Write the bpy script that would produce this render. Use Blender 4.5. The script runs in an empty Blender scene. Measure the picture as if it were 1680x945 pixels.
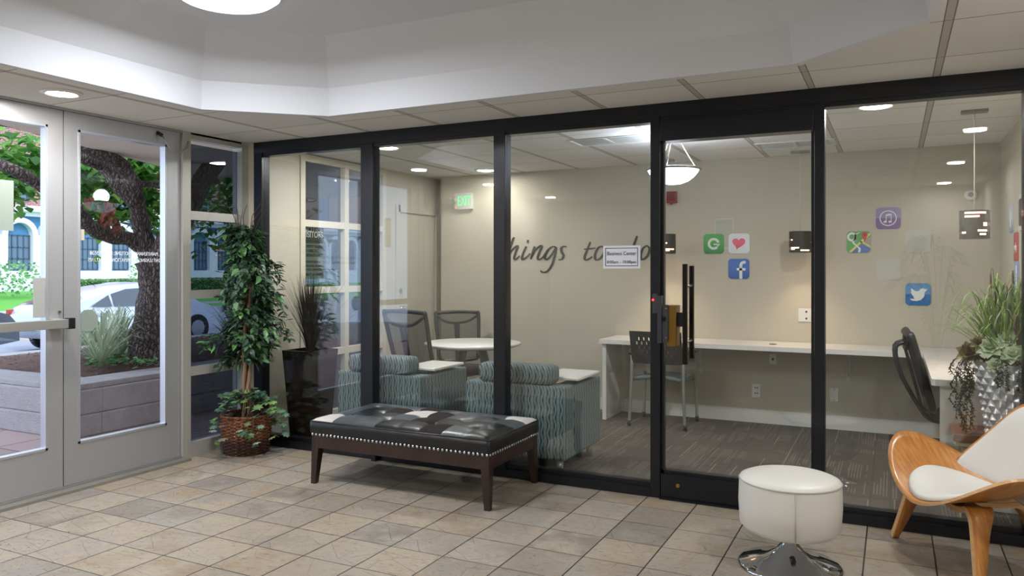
import bpy, bmesh, math, random
from mathutils import Vector, Matrix, noise
R = random.Random(7)
PI = math.pi
S = bpy.context.scene
COL = S.collection

# ------------------------------------------------------------------ camera, world, exposure
cd = bpy.data.cameras.new('camera'); cam = bpy.data.objects.new('camera', cd); COL.objects.link(cam)
cam.location = (0, 0, 1.4); cam.rotation_euler = (PI/2, 0, math.radians(26.4))
cd.sensor_width = 36; cd.lens = 1262/1680*36; cd.shift_y = -31.5/1680
cd.clip_start = .05; cd.clip_end = 300
S.camera = cam
S.view_settings.view_transform = 'Standard'; S.view_settings.look = 'None'
S.view_settings.gamma = 1; S.view_settings.use_curve_mapping = False
S.view_settings.exposure = 0.22
SKY_COL, SKY_STR = (.66, .80, 1.0), 2.3
P_DOWN_LOBBY, P_DOWN_BIZ, P_DOME = 15, 22, 38
w = bpy.data.worlds.new('sky'); S.world = w; w.use_nodes = True
w.node_tree.nodes['Background'].inputs[0].default_value = (*SKY_COL, 1)
w.node_tree.nodes['Background'].inputs[1].default_value = SKY_STR
sl = bpy.data.lights.new('sun', 'SUN'); sl.energy = 1.6; sl.angle = .3; sl.color = (1, .96, .92)
so = bpy.data.objects.new('sun', sl); COL.objects.link(so); so.rotation_euler = (math.radians(50), 0, math.radians(60))

# ------------------------------------------------------------------ measuring: where a line of sight meets a plane of the room
Fx, Fy = -.4446, .8957
def _d(u): a = (u-840)/1262; return Fx+a*Fy, Fy-a*Fx
def onY(u, v, Y): dx, dy = _d(u); t = Y/dy; return Vector((dx*t, Y, 1.4+(441-v)/1262*t))
def onX(u, v, X): dx, dy = _d(u); t = X/dx; return Vector((X, dy*t, 1.4+(441-v)/1262*t))
def onZ(u, v, Z): dx, dy = _d(u); t = (1.4-Z)*1262/(v-441); return Vector((dx*t, dy*t, Z))

# ------------------------------------------------------------------ materials
def hexc(h):
    h = h.lstrip('#'); c = [int(h[i:i+2], 16)/255 for i in (0, 2, 4)]
    return tuple((x/12.92 if x <= .04045 else ((x+.055)/1.055)**2.4) for x in c)
MATS = {}
class NT:
    def __init__(s, name):
        s.m = bpy.data.materials.new(name); s.m.use_nodes = True; s.t = s.m.node_tree
        s.b = s.t.nodes['Principled BSDF']; s.out = s.t.nodes['Material Output']
    def n(s, ty, **kw):
        x = s.t.nodes.new(ty)
        for k, v in kw.items():
            if k.startswith('i_'):
                key = k[2:]; key = int(key) if key.isdigit() else key.replace('_', ' ')
                s.put(x.inputs[key], v)
            else: setattr(x, k, v)
        return x
    def put(s, inp, v):
        if isinstance(v, bpy.types.NodeSocket): s.t.links.new(v, inp)
        elif isinstance(v, (tuple, list)) and len(v) == 3 and inp.type == 'RGBA': inp.default_value = (*v, 1)
        else: inp.default_value = v
    def math(s, op, a, b=None, c=None):
        x = s.n('ShaderNodeMath', operation=op); s.put(x.inputs[0], a)
        if b is not None: s.put(x.inputs[1], b)
        if c is not None: s.put(x.inputs[2], c)
        return x.outputs[0]
    def pos(s, kind='Object'): return s.n('ShaderNodeTexCoord').outputs[kind]
    def xyz(s, v): x = s.n('ShaderNodeSeparateXYZ'); s.put(x.inputs[0], v); return x.outputs
    def comb(s, x, y, z=0): c = s.n('ShaderNodeCombineXYZ'); [s.put(c.inputs[i], k) for i, k in enumerate((x, y, z))]; return c.outputs[0]
    def noise(s, v, sc, det=4, out=0, rough=.55):
        x = s.n('ShaderNodeTexNoise'); s.put(x.inputs['Vector'], v); x.inputs['Scale'].default_value = sc
        x.inputs['Detail'].default_value = det; x.inputs['Roughness'].default_value = rough; return x.outputs[out]
    def ramp(s, f, stops, interp='LINEAR'):
        r = s.n('ShaderNodeValToRGB'); s.put(r.inputs[0], f); e = r.color_ramp; e.interpolation = interp
        while len(e.elements) < len(stops): e.elements.new(.5)
        for el, (p, c) in zip(e.elements, stops): el.position = p; el.color = (*c, 1)
        return r.outputs[0]
    def mix(s, f, a, b, mode='MIX'):
        x = s.n('ShaderNodeMix', data_type='RGBA', blend_type=mode); s.put(x.inputs[0], f); s.put(x.inputs[6], a); s.put(x.inputs[7], b); return x.outputs[2]
    def bump(s, h, st=.3, dist=.01):
        x = s.n('ShaderNodeBump'); s.put(x.inputs['Height'], h); x.inputs['Strength'].default_value = st; x.inputs['Distance'].default_value = dist
        s.t.links.new(x.outputs[0], s.b.inputs['Normal'])
    def base(s, c, rough=.5, metal=0):
        s.put(s.b.inputs['Base Color'], c); s.put(s.b.inputs['Roughness'], rough); s.b.inputs['Metallic'].default_value = metal
def M(name, c=None, rough=.5, metal=0, nz=0, nzs=60, var=.0, coat=0, emit=None, es=0, sheen=0):
    if name in MATS: return MATS[name]
    k = NT(name); col = hexc(c)
    if var:
        f = k.noise(k.pos(), nzs*.4, 3)
        colsock = k.mix(f, tuple(x*(1-var) for x in col), tuple(min(1, x*(1+var)) for x in col))
        k.base(colsock, rough, metal)
    else: k.base(col, rough, metal)
    if nz: k.bump(k.noise(k.pos(), nzs, 5), nz, .004)
    if coat: k.b.inputs['Coat Weight'].default_value = coat; k.b.inputs['Coat Roughness'].default_value = .1
    if emit: k.put(k.b.inputs['Emission Color'], hexc(emit)); k.b.inputs['Emission Strength'].default_value = es
    if sheen: k.b.inputs['Sheen Weight'].default_value = sheen
    MATS[name] = k.m; return k.m

def glassmat(name, tint, refl=.05, rough=0.0):
    k = NT(name); k.t.nodes.remove(k.b)
    tr = k.n('ShaderNodeBsdfTransparent'); tr.inputs[0].default_value = (*tint, 1)
    gl = k.n('ShaderNodeBsdfGlossy'); gl.inputs['Roughness'].default_value = rough; gl.inputs[0].default_value = (1, 1, 1, 1)
    lw = k.n('ShaderNodeLayerWeight'); lw.inputs[0].default_value = .5
    f = k.math('MULTIPLY_ADD', k.math('POWER', lw.outputs['Facing'], 5), 1-refl, refl)
    mx = k.n('ShaderNodeMixShader'); k.put(mx.inputs[0], f); k.t.links.new(tr.outputs[0], mx.inputs[1]); k.t.links.new(gl.outputs[0], mx.inputs[2])
    k.t.links.new(mx.outputs[0], k.out.inputs[0]); MATS[name] = k.m; return k.m
GLASS = glassmat('clear_glass', (.97, .985, .98), .05)
TINT = glassmat('tinted_glass', (.40, .43, .48), .04)
DOORGLASS = glassmat('door_glass', (.99, .99, 1), .012)

# tile floor of the lobby
k = NT('stone_floor_tile'); p = k.pos(); X, Y, Z = k.xyz(p)
tx = k.math('DIVIDE', k.math('ADD', X, 3.50), .3065); ty = k.math('DIVIDE', k.math('SUBTRACT', Y, 2.31), .2985)
cell = k.comb(k.math('FLOOR', tx), k.math('FLOOR', ty))
wn = k.n('ShaderNodeTexWhiteNoise'); k.put(wn.inputs['Vector'], cell); rv = wn.outputs['Value']
wn2 = k.n('ShaderNodeTexWhiteNoise', noise_dimensions='4D'); k.put(wn2.inputs['Vector'], cell); wn2.inputs['W'].default_value = 3.3
off = k.n('ShaderNodeVectorMath', operation='MULTIPLY_ADD'); k.put(off.inputs[0], wn.outputs['Color']); off.inputs[1].default_value = (9, 9, 9); k.put(off.inputs[2], p)
ov = off.outputs[0]
n1 = k.noise(ov, 5, 6); n2 = k.noise(ov, 26, 8, rough=.7)
ba = k.ramp(rv, [(0, hexc('#8b857d')), (.3, hexc('#9d958a')), (.6, hexc('#a79d8c')), (.85, hexc('#98938d')), (1, hexc('#ada08a'))])
bb = k.ramp(wn2.outputs['Value'], [(0, hexc('#94826c')), (.5, hexc('#a89b88')), (1, hexc('#7d766e'))])
c1 = k.mix(k.ramp(n1, [(.40, (0, 0, 0)), (.62, (.9, .9, .9))]), ba, bb)
c2 = k.mix(k.ramp(n2, [(.52, (0, 0, 0)), (.72, (.6, .6, .6))]), c1, hexc('#7c7063'))
mp = k.n('ShaderNodeMapping'); k.put(mp.inputs[0], ov); mp.inputs['Scale'].default_value = (7, 22, 1); mp.inputs['Rotation'].default_value = (0, 0, .6)
pit = k.ramp(k.noise(mp.outputs[0], 4, 6, rough=.75), [(.33, (1, 1, 1)), (.38, (0, 0, 0))])
c3 = k.mix(k.math('MULTIPLY', pit, .6), c2, hexc('#5d5348'))
def edge(t, wd): f = k.math('FRACT', t); return k.math('LESS_THAN', k.math('MINIMUM', f, k.math('SUBTRACT', 1, f)), wd)
g = k.math('MAXIMUM', edge(tx, .0115), edge(ty, .0085))
gc = k.mix(g, c3, hexc('#2c2927'))
hn = k.n('ShaderNodeTexVoronoi', feature='DISTANCE_TO_EDGE'); k.put(hn.inputs['Vector'], k.n('ShaderNodeMapping', i_0=ov, i_Scale=(3, 5, 1)).outputs[0]); hn.inputs['Scale'].default_value = 1.2
crk = k.ramp(hn.outputs['Distance'], [(0, (0, 0, 0)), (.012, (1, 1, 1))])
k.base(gc, k.ramp(n2, [(0, (.3, .3, .3)), (1, (.5, .5, .5))]))
hh = k.math('SUBTRACT', k.math('ADD', k.math('ADD', k.math('MULTIPLY', n1, .8), k.math('MULTIPLY', n2, .35)), k.math('MULTIPLY', crk, .22)), k.math('ADD', k.math('MULTIPLY', g, 1.2), k.math('MULTIPLY', pit, .4)))
k.bump(hh, .8, .014); MATS['tile'] = k.m

# carpet of the business room: half metre squares with fine lines
k = NT('striped_carpet_tile'); p = k.pos(); X, Y, Z = k.xyz(p)
tx = k.math('DIVIDE', k.math('ADD', X, .02), .61); ty = k.math('DIVIDE', k.math('ADD', Y, .33), .61)
cell = k.comb(k.math('FLOOR', tx), k.math('FLOOR', k.math('MULTIPLY', ty, 2)))
wn = k.n('ShaderNodeTexWhiteNoise'); k.put(wn.inputs['Vector'], cell)
sub = k.n('ShaderNodeTexWhiteNoise'); k.put(sub.inputs['Vector'], k.comb(k.math('FLOOR', k.math('MULTIPLY', X, 55)), k.math('FLOOR', k.math('MULTIPLY', Y, 2.9))))
line = k.math('GREATER_THAN', k.math('FRACT', k.math('MULTIPLY', X, 55)), .6)
amt = k.math('MULTIPLY', k.math('MULTIPLY', line, k.math('GREATER_THAN', sub.outputs['Value'], .35)), k.math('GREATER_THAN', k.noise(k.comb(k.math('MULTIPLY', X, 1.2), Y), 2.3, 1), .5))
cb = k.ramp(wn.outputs['Value'], [(0, hexc('#3b3533')), (.35, hexc('#4a4340')), (.65, hexc('#544f4a')), (1, hexc('#463c3c'))])
cc = k.mix(k.math('MULTIPLY', amt, .42), cb, hexc('#a09384'))
rare = k.math('MULTIPLY', k.math('LESS_THAN', k.math('FRACT', k.math('MULTIPLY', X, 7)), .05), k.math('GREATER_THAN', k.noise(k.comb(k.math('MULTIPLY', X, 4), Y), 1.9, 0), .57))
cc = k.mix(k.math('MULTIPLY', rare, .55), cc, hexc('#b9ab8e'))
cc = k.mix(k.math('MAXIMUM', edge(tx, .006), edge(ty, .006)), cc, hexc('#2b2624'))
cc = k.mix(.35, cc, k.ramp(k.noise(p, 300, 2), [(.3, hexc('#3d3633')), (.7, hexc('#6f6660'))]))
k.base(cc, .95); k.bump(k.noise(p, 400, 2), .3, .004); MATS['carpet'] = k.m

# suspended ceiling: white tiles in a painted T-bar grid
k = NT('suspended_ceiling'); p = k.pos(); X, Y, Z = k.xyz(p)
tx = k.math('DIVIDE', k.math('SUBTRACT', X, .20), .61); ty = k.math('DIVIDE', k.math('SUBTRACT', Y, 4.20), .61)
cell = k.comb(k.math('FLOOR', tx), k.math('FLOOR', ty)); wn = k.n('ShaderNodeTexWhiteNoise'); k.put(wn.inputs['Vector'], cell)
cc = k.mix(wn.outputs['Value'], hexc('#d8d7d4'), hexc('#e4e3e0'))
bx = edge(tx, .024); bxo = edge(tx, .032); by = edge(ty, .006)
cc = k.mix(bxo, cc, hexc('#77736c')); cc = k.mix(bx, cc, hexc('#b8b4ac')); cc = k.mix(by, cc, hexc('#7d7972'))
k.base(cc, .9); k.bump(k.math('SUBTRACT', k.math('MULTIPLY', k.noise(p, 160, 3), .15), k.math('MAXIMUM', bxo, by)), .4, .004); MATS['ceiling'] = k.m

# patterned armchair fabric
k = NT('teal_flame_stripe_fabric'); p = k.pos(); X, Y, Z = k.xyz(p)
h = k.math('ADD', X, k.math('MULTIPLY', Y, 1.0))
zz = k.math('PINGPONG', k.math('ADD', Z, 5), .055)
h2 = k.math('ADD', k.math('DIVIDE', h, .024), k.math('MULTIPLY', zz, 9)); h3 = k.math('SUBTRACT', k.math('DIVIDE', h, .024), k.math('MULTIPLY', zz, 9))
a1 = k.math('LESS_THAN', k.math('FRACT', h2), .34); a2 = k.math('LESS_THAN', k.math('FRACT', k.math('ADD', h3, .45)), .3)
cc = k.mix(a1, hexc('#4c5f66'), hexc('#26272a')); cc = k.mix(a2, cc, hexc('#748e90'))
cc = k.mix(k.math('MULTIPLY', k.math('LESS_THAN', k.math('FRACT', k.math('MULTIPLY', h2, .5)), .14), .8), cc, hexc('#8d8670'))
k.base(cc, .85); k.bump(k.noise(p, 500, 2), .2, .003); MATS['fabric'] = k.m

def woodmat(name, c1, c2, scale=(1, 14, 14), rough=.35, coat=.2):
    k = NT(name); p = k.pos(); mp = k.n('ShaderNodeMapping'); k.put(mp.inputs[0], p); mp.inputs['Scale'].default_value = scale
    f = k.noise(mp.outputs[0], 3, 6); cc = k.ramp(f, [(.3, hexc(c1)), (.7, hexc(c2))]); k.base(cc, rough); k.b.inputs['Coat Weight'].default_value = coat
    MATS[name] = k.m; return k.m
OAK = woodmat('honey_oak_veneer', '#a8672a', '#c98d45', (3, 22, 3))
PLY = woodmat('pale_plywood_edge', '#c69a68', '#dcb88a', (2, 2, 60))
WAL = woodmat('walnut_wood', '#4a2c20', '#7a5240', (2, 16, 16), .4)
DARKW = woodmat('dark_espresso_wood', '#20120f', '#35201b', (6, 6, 2), .35)
k = NT('brick_wall'); p = k.pos(); X, Y, Z = k.xyz(p)
b = k.n('ShaderNodeTexBrick'); k.put(b.inputs['Vector'], k.comb(Y, Z)); b.inputs['Scale'].default_value = 1; b.inputs['Brick Width'].default_value = .26; b.inputs['Row Height'].default_value = .085
b.inputs['Mortar Size'].default_value = .012; b.inputs['Color1'].default_value = (*hexc('#a5655a'), 1); b.inputs['Color2'].default_value = (*hexc('#8a5450'), 1); b.inputs['Mortar'].default_value = (*hexc('#b8a8a4'), 1)
k.base(b.outputs[0], .9); MATS['brick'] = k.m
k = NT('tree_bark'); p = k.pos(); mp = k.n('ShaderNodeMapping'); k.put(mp.inputs[0], p); mp.inputs['Scale'].default_value = (1, 1, .28)
v = k.n('ShaderNodeTexVoronoi', feature='DISTANCE_TO_EDGE'); k.put(v.inputs['Vector'], k.n('ShaderNodeVectorMath', operation='ADD', i_0=mp.outputs[0], i_1=k.n('ShaderNodeVectorMath', operation='SCALE', i_0=k.noise(p, 7, 4, 1), i_Scale=.09).outputs[0]).outputs[0]); v.inputs['Scale'].default_value = 34
cc = k.ramp(v.outputs['Distance'], [(0, hexc('#2e2624')), (.12, hexc('#6e605c')), (.5, hexc('#a89a94'))]); k.base(cc, .95); k.bump(v.outputs['Distance'], 1, .05); MATS['bark'] = k.m
def leafmat(name, cols, rough=.4, tr=.0):
    k = NT(name); g = k.n('ShaderNodeNewGeometry'); n = len(cols)
    cc = k.ramp(g.outputs['Random Per Island'], [(i/max(1, n-1), hexc(c)) for i, c in enumerate(cols)]); k.base(cc, rough)
    if tr:
        k.b.inputs['Subsurface Weight'].default_value = 0
        t = k.n('ShaderNodeBsdfTranslucent'); k.put(t.inputs[0], cc); mx = k.n('ShaderNodeMixShader'); mx.inputs[0].default_value = tr
        k.t.links.new(k.b.outputs[0], mx.inputs[1]); k.t.links.new(t.outputs[0], mx.inputs[2]); k.t.links.new(mx.outputs[0], k.out.inputs[0])
    MATS[name] = k.m; return k.m
FICUS = leafmat('ficus_leaf', ['#22362a', '#2e4838', '#44624f', '#2a4032', '#55755a', '#5f9450', '#263c30'], .45)
IVY = leafmat('ivy_leaf', ['#2b4d3c', '#3c6450', '#55805f', '#7c9d54', '#314f40', '#8aa58a', '#6b4a40'], .5)
TREEL = leafmat('tree_leaf', ['#3c7a2c', '#5f9c3a', '#2f6426', '#86b84e', '#48853a'], .5, .45)
REDL = leafmat('dry_red_leaf', ['#8a4a3a', '#a05a44', '#6e3a30'], .6, .3)
GRASSB = leafmat('grass_blade_green', ['#5d8a3a', '#86a84a', '#3f6a2c', '#a3b85a', '#4f7a34'], .5, .2)
BURG = leafmat('grass_blade_burgundy', ['#4a3230', '#6a4a3c', '#3a2626'], .5)
BROWNG = leafmat('dark_brown_grass', ['#231a17', '#3a2c26', '#1a1412', '#4a3a32'], .7)
SPID = leafmat('striped_blade', ['#dde3c4', '#a9bd94', '#eef0dc', '#7f9a6c'], .5, .2)
VINE = leafmat('dark_vine_leaf', ['#26382a', '#1d2c20', '#3c5a38'], .5)
SUCC = leafmat('pale_succulent', ['#cfdcb8', '#bccfa6', '#dde6c8'], .6)
SUCB = leafmat('olive_succulent', ['#6b5a34', '#8a7a4a', '#5a4a2c'], .6)
MULCH = leafmat('mulch_chip', ['#6b4638', '#8a6450', '#4c3028', '#a07a62'], .9)
GCOV = leafmat('ground_cover_leaf', ['#6fa85a', '#4f8a4a', '#8abf7a', '#3c6e3c'], .5, .2)

# ------------------------------------------------------------------ mesh helpers
class B:
    def __init__(s): s.bm = bmesh.new(); s.mi = 0
    def _f(s, vs, smooth=False, mi=None):
        try: f = s.bm.faces.new(vs)
        except ValueError: return None
        f.material_index = s.mi if mi is None else mi; f.smooth = smooth; return f
    def box(s, x0, x1, y0, y1, z0, z1, bev=0, M4=None):
        vs = [s.bm.verts.new((x, y, z)) for x in (x0, x1) for y in (y0, y1) for z in (z0, z1)]
        fs = [s._f([vs[i] for i in q]) for q in ((0, 1, 3, 2), (4, 6, 7, 5), (0, 4, 5, 1), (2, 3, 7, 6), (0, 2, 6, 4), (1, 5, 7, 3))]
        if bev:
            es = list({e for f in fs for e in f.edges}); m = s.mi
            r = bmesh.ops.bevel(s.bm, geom=es, offset=bev, segments=3, profile=.6, affect='EDGES')
            for f in r['faces']: f.smooth = True; f.material_index = m
            vs = list({v for f in r['faces'] for v in f.verts} | {v for v in vs if v.is_valid})
        if M4 is not None:
            for v in vs:
                if v.is_valid: v.co = M4 @ v.co
        return s
    def poly(s, pts, depth):  # prism: pts list of 3D, depth vector
        d = Vector(depth); a = [s.bm.verts.new(p) for p in pts]; b = [s.bm.verts.new(Vector(p)+d) for p in pts]; n = len(pts)
        s._f(a[::-1]); s._f(b)
        for i in range(n): s._f([a[i], a[(i+1) % n], b[(i+1) % n], b[i]])
        return s
    def tube(s, pts, r, n=8, cap=True, smooth=True, flat=1.0):
        pts = [Vector(p) for p in pts]; rs = r if isinstance(r, (list, tuple)) else [r]*len(pts); rings = []; up = None
        for i, p in enumerate(pts):
            d = (pts[min(i+1, len(pts)-1)]-pts[max(i-1, 0)]).normalized()
            if up is None: up = Vector((0, 0, 1)) if abs(d.z) < .9 else Vector((1, 0, 0))
            a = d.cross(up).normalized(); up = a.cross(d).normalized()
            rings.append([s.bm.verts.new(p+(a*math.cos(2*PI*j/n)+up*flat*math.sin(2*PI*j/n))*rs[i]) for j in range(n)])
        for q, w_ in zip(rings, rings[1:]):
            for j in range(n): s._f([q[j], q[(j+1) % n], w_[(j+1) % n], w_[j]], smooth)
        if cap: s._f(rings[0][::-1]); s._f(rings[-1])
        return s
    def cyl(s, c, r, z0, z1, n=24, r2=None): return s.tube([(c[0], c[1], z0), (c[0], c[1], z1)], [r, r if r2 is None else r2], n)
    def lathe(s, prof, n=32, c=(0, 0), fn=None, cap=True):
        rings = []
        for k_, (r, z) in enumerate(prof):
            rings.append([s.bm.verts.new((c[0]+(r+(fn(2*PI*j/n, z, k_) if fn else 0))*math.cos(2*PI*j/n), c[1]+(r+(fn(2*PI*j/n, z, k_) if fn else 0))*math.sin(2*PI*j/n), z)) for j in range(n)])
        for q, w_ in zip(rings, rings[1:]):
            for j in range(n): s._f([q[j], q[(j+1) % n], w_[(j+1) % n], w_[j]], True)
        if cap: s._f(rings[0][::-1], True); s._f(rings[-1], True)
        return s
    def grid(s, fn, nu, nv, smooth=True, mf=None):
        g = [[s.bm.verts.new(fn(i/nu, j/nv)) for j in range(nv+1)] for i in range(nu+1)]
        for i in range(nu):
            for j in range(nv): s._f([g[i][j], g[i+1][j], g[i+1][j+1], g[i][j+1]], smooth, mf(i, j) if mf else None)
        return g
    def ribbon(s, pts, widths, wd, th, thd=None):  # bent board: path, widths along direction wd, thickness th
        pts = [Vector(p) for p in pts]; rings = []
        for i, p in enumerate(pts):
            d = (pts[min(i+1, len(pts)-1)]-pts[max(i-1, 0)]).normalized()
            W = Vector(wd[i] if isinstance(wd[0], (tuple, list, Vector)) else wd).normalized(); N = d.cross(W).normalized(); W = N.cross(d).normalized()
            h = widths[i]/2; t = th/2
            rings.append([s.bm.verts.new(p+W*a*h+N*b*t) for a, b in ((-1, -1), (1, -1), (1, 1), (-1, 1))])
        for q, w_ in zip(rings, rings[1:]):
            for j in range(4): s._f([q[j], q[(j+1) % 4], w_[(j+1) % 4], w_[j]], j in (0, 2), 1 if (j in (1, 3) and s.edge2) else s.mi)
        s._f(rings[0][::-1]); s._f(rings[-1]); return s
    edge2 = False
    def blade(s, pts, w0, side=None, tip=.1):
        pts = [Vector(p) for p in pts]; n = len(pts); L = []
        for i, p in enumerate(pts):
            d = (pts[min(i+1, n-1)]-pts[max(i-1, 0)]).normalized(); a = d.cross(Vector((0, 0, 1)))
            a = a.normalized() if a.length > .05 else Vector((1, 0, 0)); f = i/(n-1); h = w0/2*(1-(1-tip)*f**1.6)
            L.append((s.bm.verts.new(p-a*h), s.bm.verts.new(p+a*h)))
        for q, w_ in zip(L, L[1:]): s._f([q[0], q[1], w_[1], w_[0]], True)
        return s
    def leaf(s, p, d, nrm, L, W):
        p = Vector(p); d = Vector(d).normalized(); a = d.cross(Vector(nrm))
        if a.length < 1e-3: a = d.cross(Vector((.3, .5, .8)))
        a.normalize(); nn = a.cross(d)
        b0 = s.bm.verts.new(p); t = s.bm.verts.new(p+d*L-nn*L*.12); m = s.bm.verts.new(p+d*L*.5-nn*W*.12)
        l1 = s.bm.verts.new(p+d*L*.28+a*W*.5); l2 = s.bm.verts.new(p+d*L*.65+a*W*.38); r1 = s.bm.verts.new(p+d*L*.28-a*W*.5); r2 = s.bm.verts.new(p+d*L*.65-a*W*.38)
        s._f([b0, l1, m]); s._f([l1, l2, m]); s._f([l2, t, m]); s._f([t, r2, m]); s._f([r2, r1, m]); s._f([r1, b0, m]); return s
    def lobed(s, p, d, nrm, L):
        p = Vector(p); d = Vector(d).normalized(); a = d.cross(Vector(nrm))
        if a.length < 1e-3: a = d.cross(Vector((.3, .5, .8)))
        a.normalize(); nn = a.cross(d); c = s.bm.verts.new(p+d*L*.45); ring = []
        for i in range(14):
            t = 2*PI*i/14; r = L*(.52 if i % 2 == 0 else .32)
            ring.append(s.bm.verts.new(p+d*L*.45+d*math.cos(t)*r+a*math.sin(t)*r-nn*r*.25))
        for i in range(14): s._f([c, ring[i], ring[(i+1) % 14]])
        return s
    def sph(s, c, r, n=12, m=8, sc=(1, 1, 1)):
        prof = []
        M4 = Matrix.Translation(c) @ Matrix.Diagonal((*[r*k_ for k_ in sc], 1))
        bmesh.ops.create_uvsphere(s.bm, u_segments=n, v_segments=m, radius=1, matrix=M4)
        return s
    def done(s, name, mats, parent=None, loc=None, rz=0, smooth=None):
        bmesh.ops.remove_doubles(s.bm, verts=s.bm.verts, dist=1e-6) if False else None
        bmesh.ops.recalc_face_normals(s.bm, faces=s.bm.faces)
        me = bpy.data.meshes.new(name); s.bm.to_mesh(me); s.bm.free()
        for m in (mats if isinstance(mats, (list, tuple)) else [mats]): me.materials.append(m)
        if smooth: 
            for q in me.polygons: q.use_smooth = True
        o = bpy.data.objects.new(name, me); COL.objects.link(o)
        if parent: o.parent = parent
        if loc: o.location = loc
        o.rotation_euler.z = rz
        return o
def tag(o, label, cat, group=None, kind=None):
    o['label'] = label; o['category'] = cat
    if group: o['group'] = group
    if kind: o['kind'] = kind
    return o
def struct(o): o['kind'] = 'structure'; return o
def thing(name, label, cat, loc=(0, 0, 0), rz=0, group=None):
    o = bpy.data.objects.new(name, None); COL.objects.link(o); o.location = loc; o.rotation_euler.z = rz; o.empty_display_size = .1
    return tag(o, label, cat, group)
def sroot(name, loc=(0, 0, 0)):
    o = bpy.data.objects.new(name, None); COL.objects.link(o); o.location = loc; return struct(o)
def dup(root, loc, rz, label):
    r = root.copy(); COL.objects.link(r); r.location = loc; r.rotation_euler.z = rz; r['label'] = label
    for ch in list(root.children):
        c = ch.copy(); COL.objects.link(c); c.parent = r
        for g_ in list(ch.children): d = g_.copy(); COL.objects.link(d); d.parent = c
    return r
def text(name, body, size, m, parent, M4, align='CENTER', ext=.0008, sx=1):
    cu = bpy.data.curves.new(name, 'FONT'); cu.body = body; cu.size = size; cu.align_x = align; cu.align_y = 'CENTER'; cu.extrude = ext; cu.resolution_u = 4
    t = bpy.data.objects.new(name, cu); COL.objects.link(t); dg = bpy.context.evaluated_depsgraph_get(); dg.update()
    me = bpy.data.meshes.new_from_object(t.evaluated_get(dg)); COL.objects.unlink(t); bpy.data.objects.remove(t)
    me.transform(M4 @ Matrix.Diagonal((sx, 1, 1, 1))); me.materials.clear(); me.materials.append(m)
    o = bpy.data.objects.new(name, me); COL.objects.link(o)
    if parent: o.parent = parent
    return o
FACE_Y = lambda x, y, z: Matrix.Translation((x, y, z)) @ Matrix.Rotation(PI/2, 4, 'X')            # reads from the camera's side
FACE_MX = lambda x, y, z: Matrix.Translation((x, y, z)) @ Matrix.Rotation(-PI/2, 4, 'Z') @ Matrix.Rotation(PI/2, 4, 'X')  # reads from -X
FACE_PX = lambda x, y, z: Matrix.Translation((x, y, z)) @ Matrix.Rotation(PI/2, 4, 'Z') @ Matrix.Rotation(PI/2, 4, 'X')   # reads from +X

# ------------------------------------------------------------------ the room
DX, PY, BY, CZ, LX, RX = -4.68, 4.65, 7.25, 2.41, -4.60, .76   # door wall, partition, rear wall, ceiling
BACK, RIGHT = -1.35, .95
cream = M('cream_wall_paint', '#bdb7a6', .8, nz=.06, nzs=120, var=.015)
lobbyw = M('lobby_wall_paint', '#c4c0b6', .8, nz=.06, nzs=120)
white = M('white_ceiling_paint', '#d5d8de', .85, nz=.04, nzs=90)
alu = M('satin_aluminium', '#b4b5b8', .42, .5, nz=.03, nzs=200)
lightpaint = M('pale_frame_paint', '#c9c4b4', .5)
blk = M('black_frame_metal', '#1b1d24', .35, .4, coat=.2)
whitegloss = M('white_laminate', '#dcdad6', .3)
basew = M('white_baseboard_paint', '#d3d4cf', .5)

struct(B().box(DX-.02, RIGHT, BACK, PY+.05, -.12, 0).done('floor', MATS['tile']))
struct(B().box(LX-.15, RX, PY+.05, BY+.5, -.12, .004).done('floor', MATS['carpet']))
struct(B().box(LX-.15, RX+.3, PY-.02, BY+.5, CZ, CZ+.1).done('ceiling', MATS['ceiling']))
# lobby ceiling with an eight-sided tray cut into it
lo = [(-3.90, 3.46), (-3.32, 3.99), (-.42, 3.99), (.15, 3.50), (.15, .3), (-.42, -.27), (-3.32, -.27), (-3.90, .3)]
cx_, cy_ = -1.87, 1.86
def inset(q, f): return [(cx_+(x-cx_)*(1-f/abs(2.02)), cy_+(y-cy_)*(1-f/2.13)) for x, y in q]
b = B(); outer = [(DX, PY-.02), (DX, PY-.02), (RIGHT, PY-.02), (RIGHT, PY-.02), (RIGHT, BACK), (RIGHT, BACK), (DX, BACK), (DX, BACK)]
outer[0] = (DX, 3.46); outer[1] = (-3.32, PY-.02); outer[2] = (-.42, PY-.02); outer[3] = (RIGHT, 3.50); outer[4] = (RIGHT, .3); outer[5] = (-.42, BACK); outer[6] = (-3.32, BACK); outer[7] = (DX, .3)
corner = {0: (DX, PY-.02), 2: (RIGHT, PY-.02), 4: (RIGHT, BACK), 6: (DX, BACK)}
for i in range(8):
    j = (i+1) % 8; q = [(*lo[i], CZ), (*lo[j], CZ), (*outer[j], CZ)]
    if i in corner: q.append((*corner[i], CZ))
    q.append((*outer[i], CZ)); b.poly(q, (0, 0, .02))
struct(b.done('ceiling', MATS['ceiling']))
b = B(); i1 = inset(lo, .03); i2 = inset(lo, .05); i3 = inset(lo, .27); i4 = inset(lo, .55)
lip = inset(lo, -.012)
rings = [(lip, CZ-.015), (i1, CZ-.015), (i2, CZ+.16), (i3, CZ+.42)]
vr = [[b.bm.verts.new((*q, z)) for q in ring] for ring, z in [(lip, CZ+.16)]+rings]
for A_, C_ in zip(vr, vr[1:]):
    for i in range(8): b._f([A_[i], A_[(i+1) % 8], C_[(i+1) % 8], C_[i]])
b._f(vr[-1]); 
top = [b.bm.verts.new((*q, CZ+.55)) for q in lip]; b._f(top)
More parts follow.
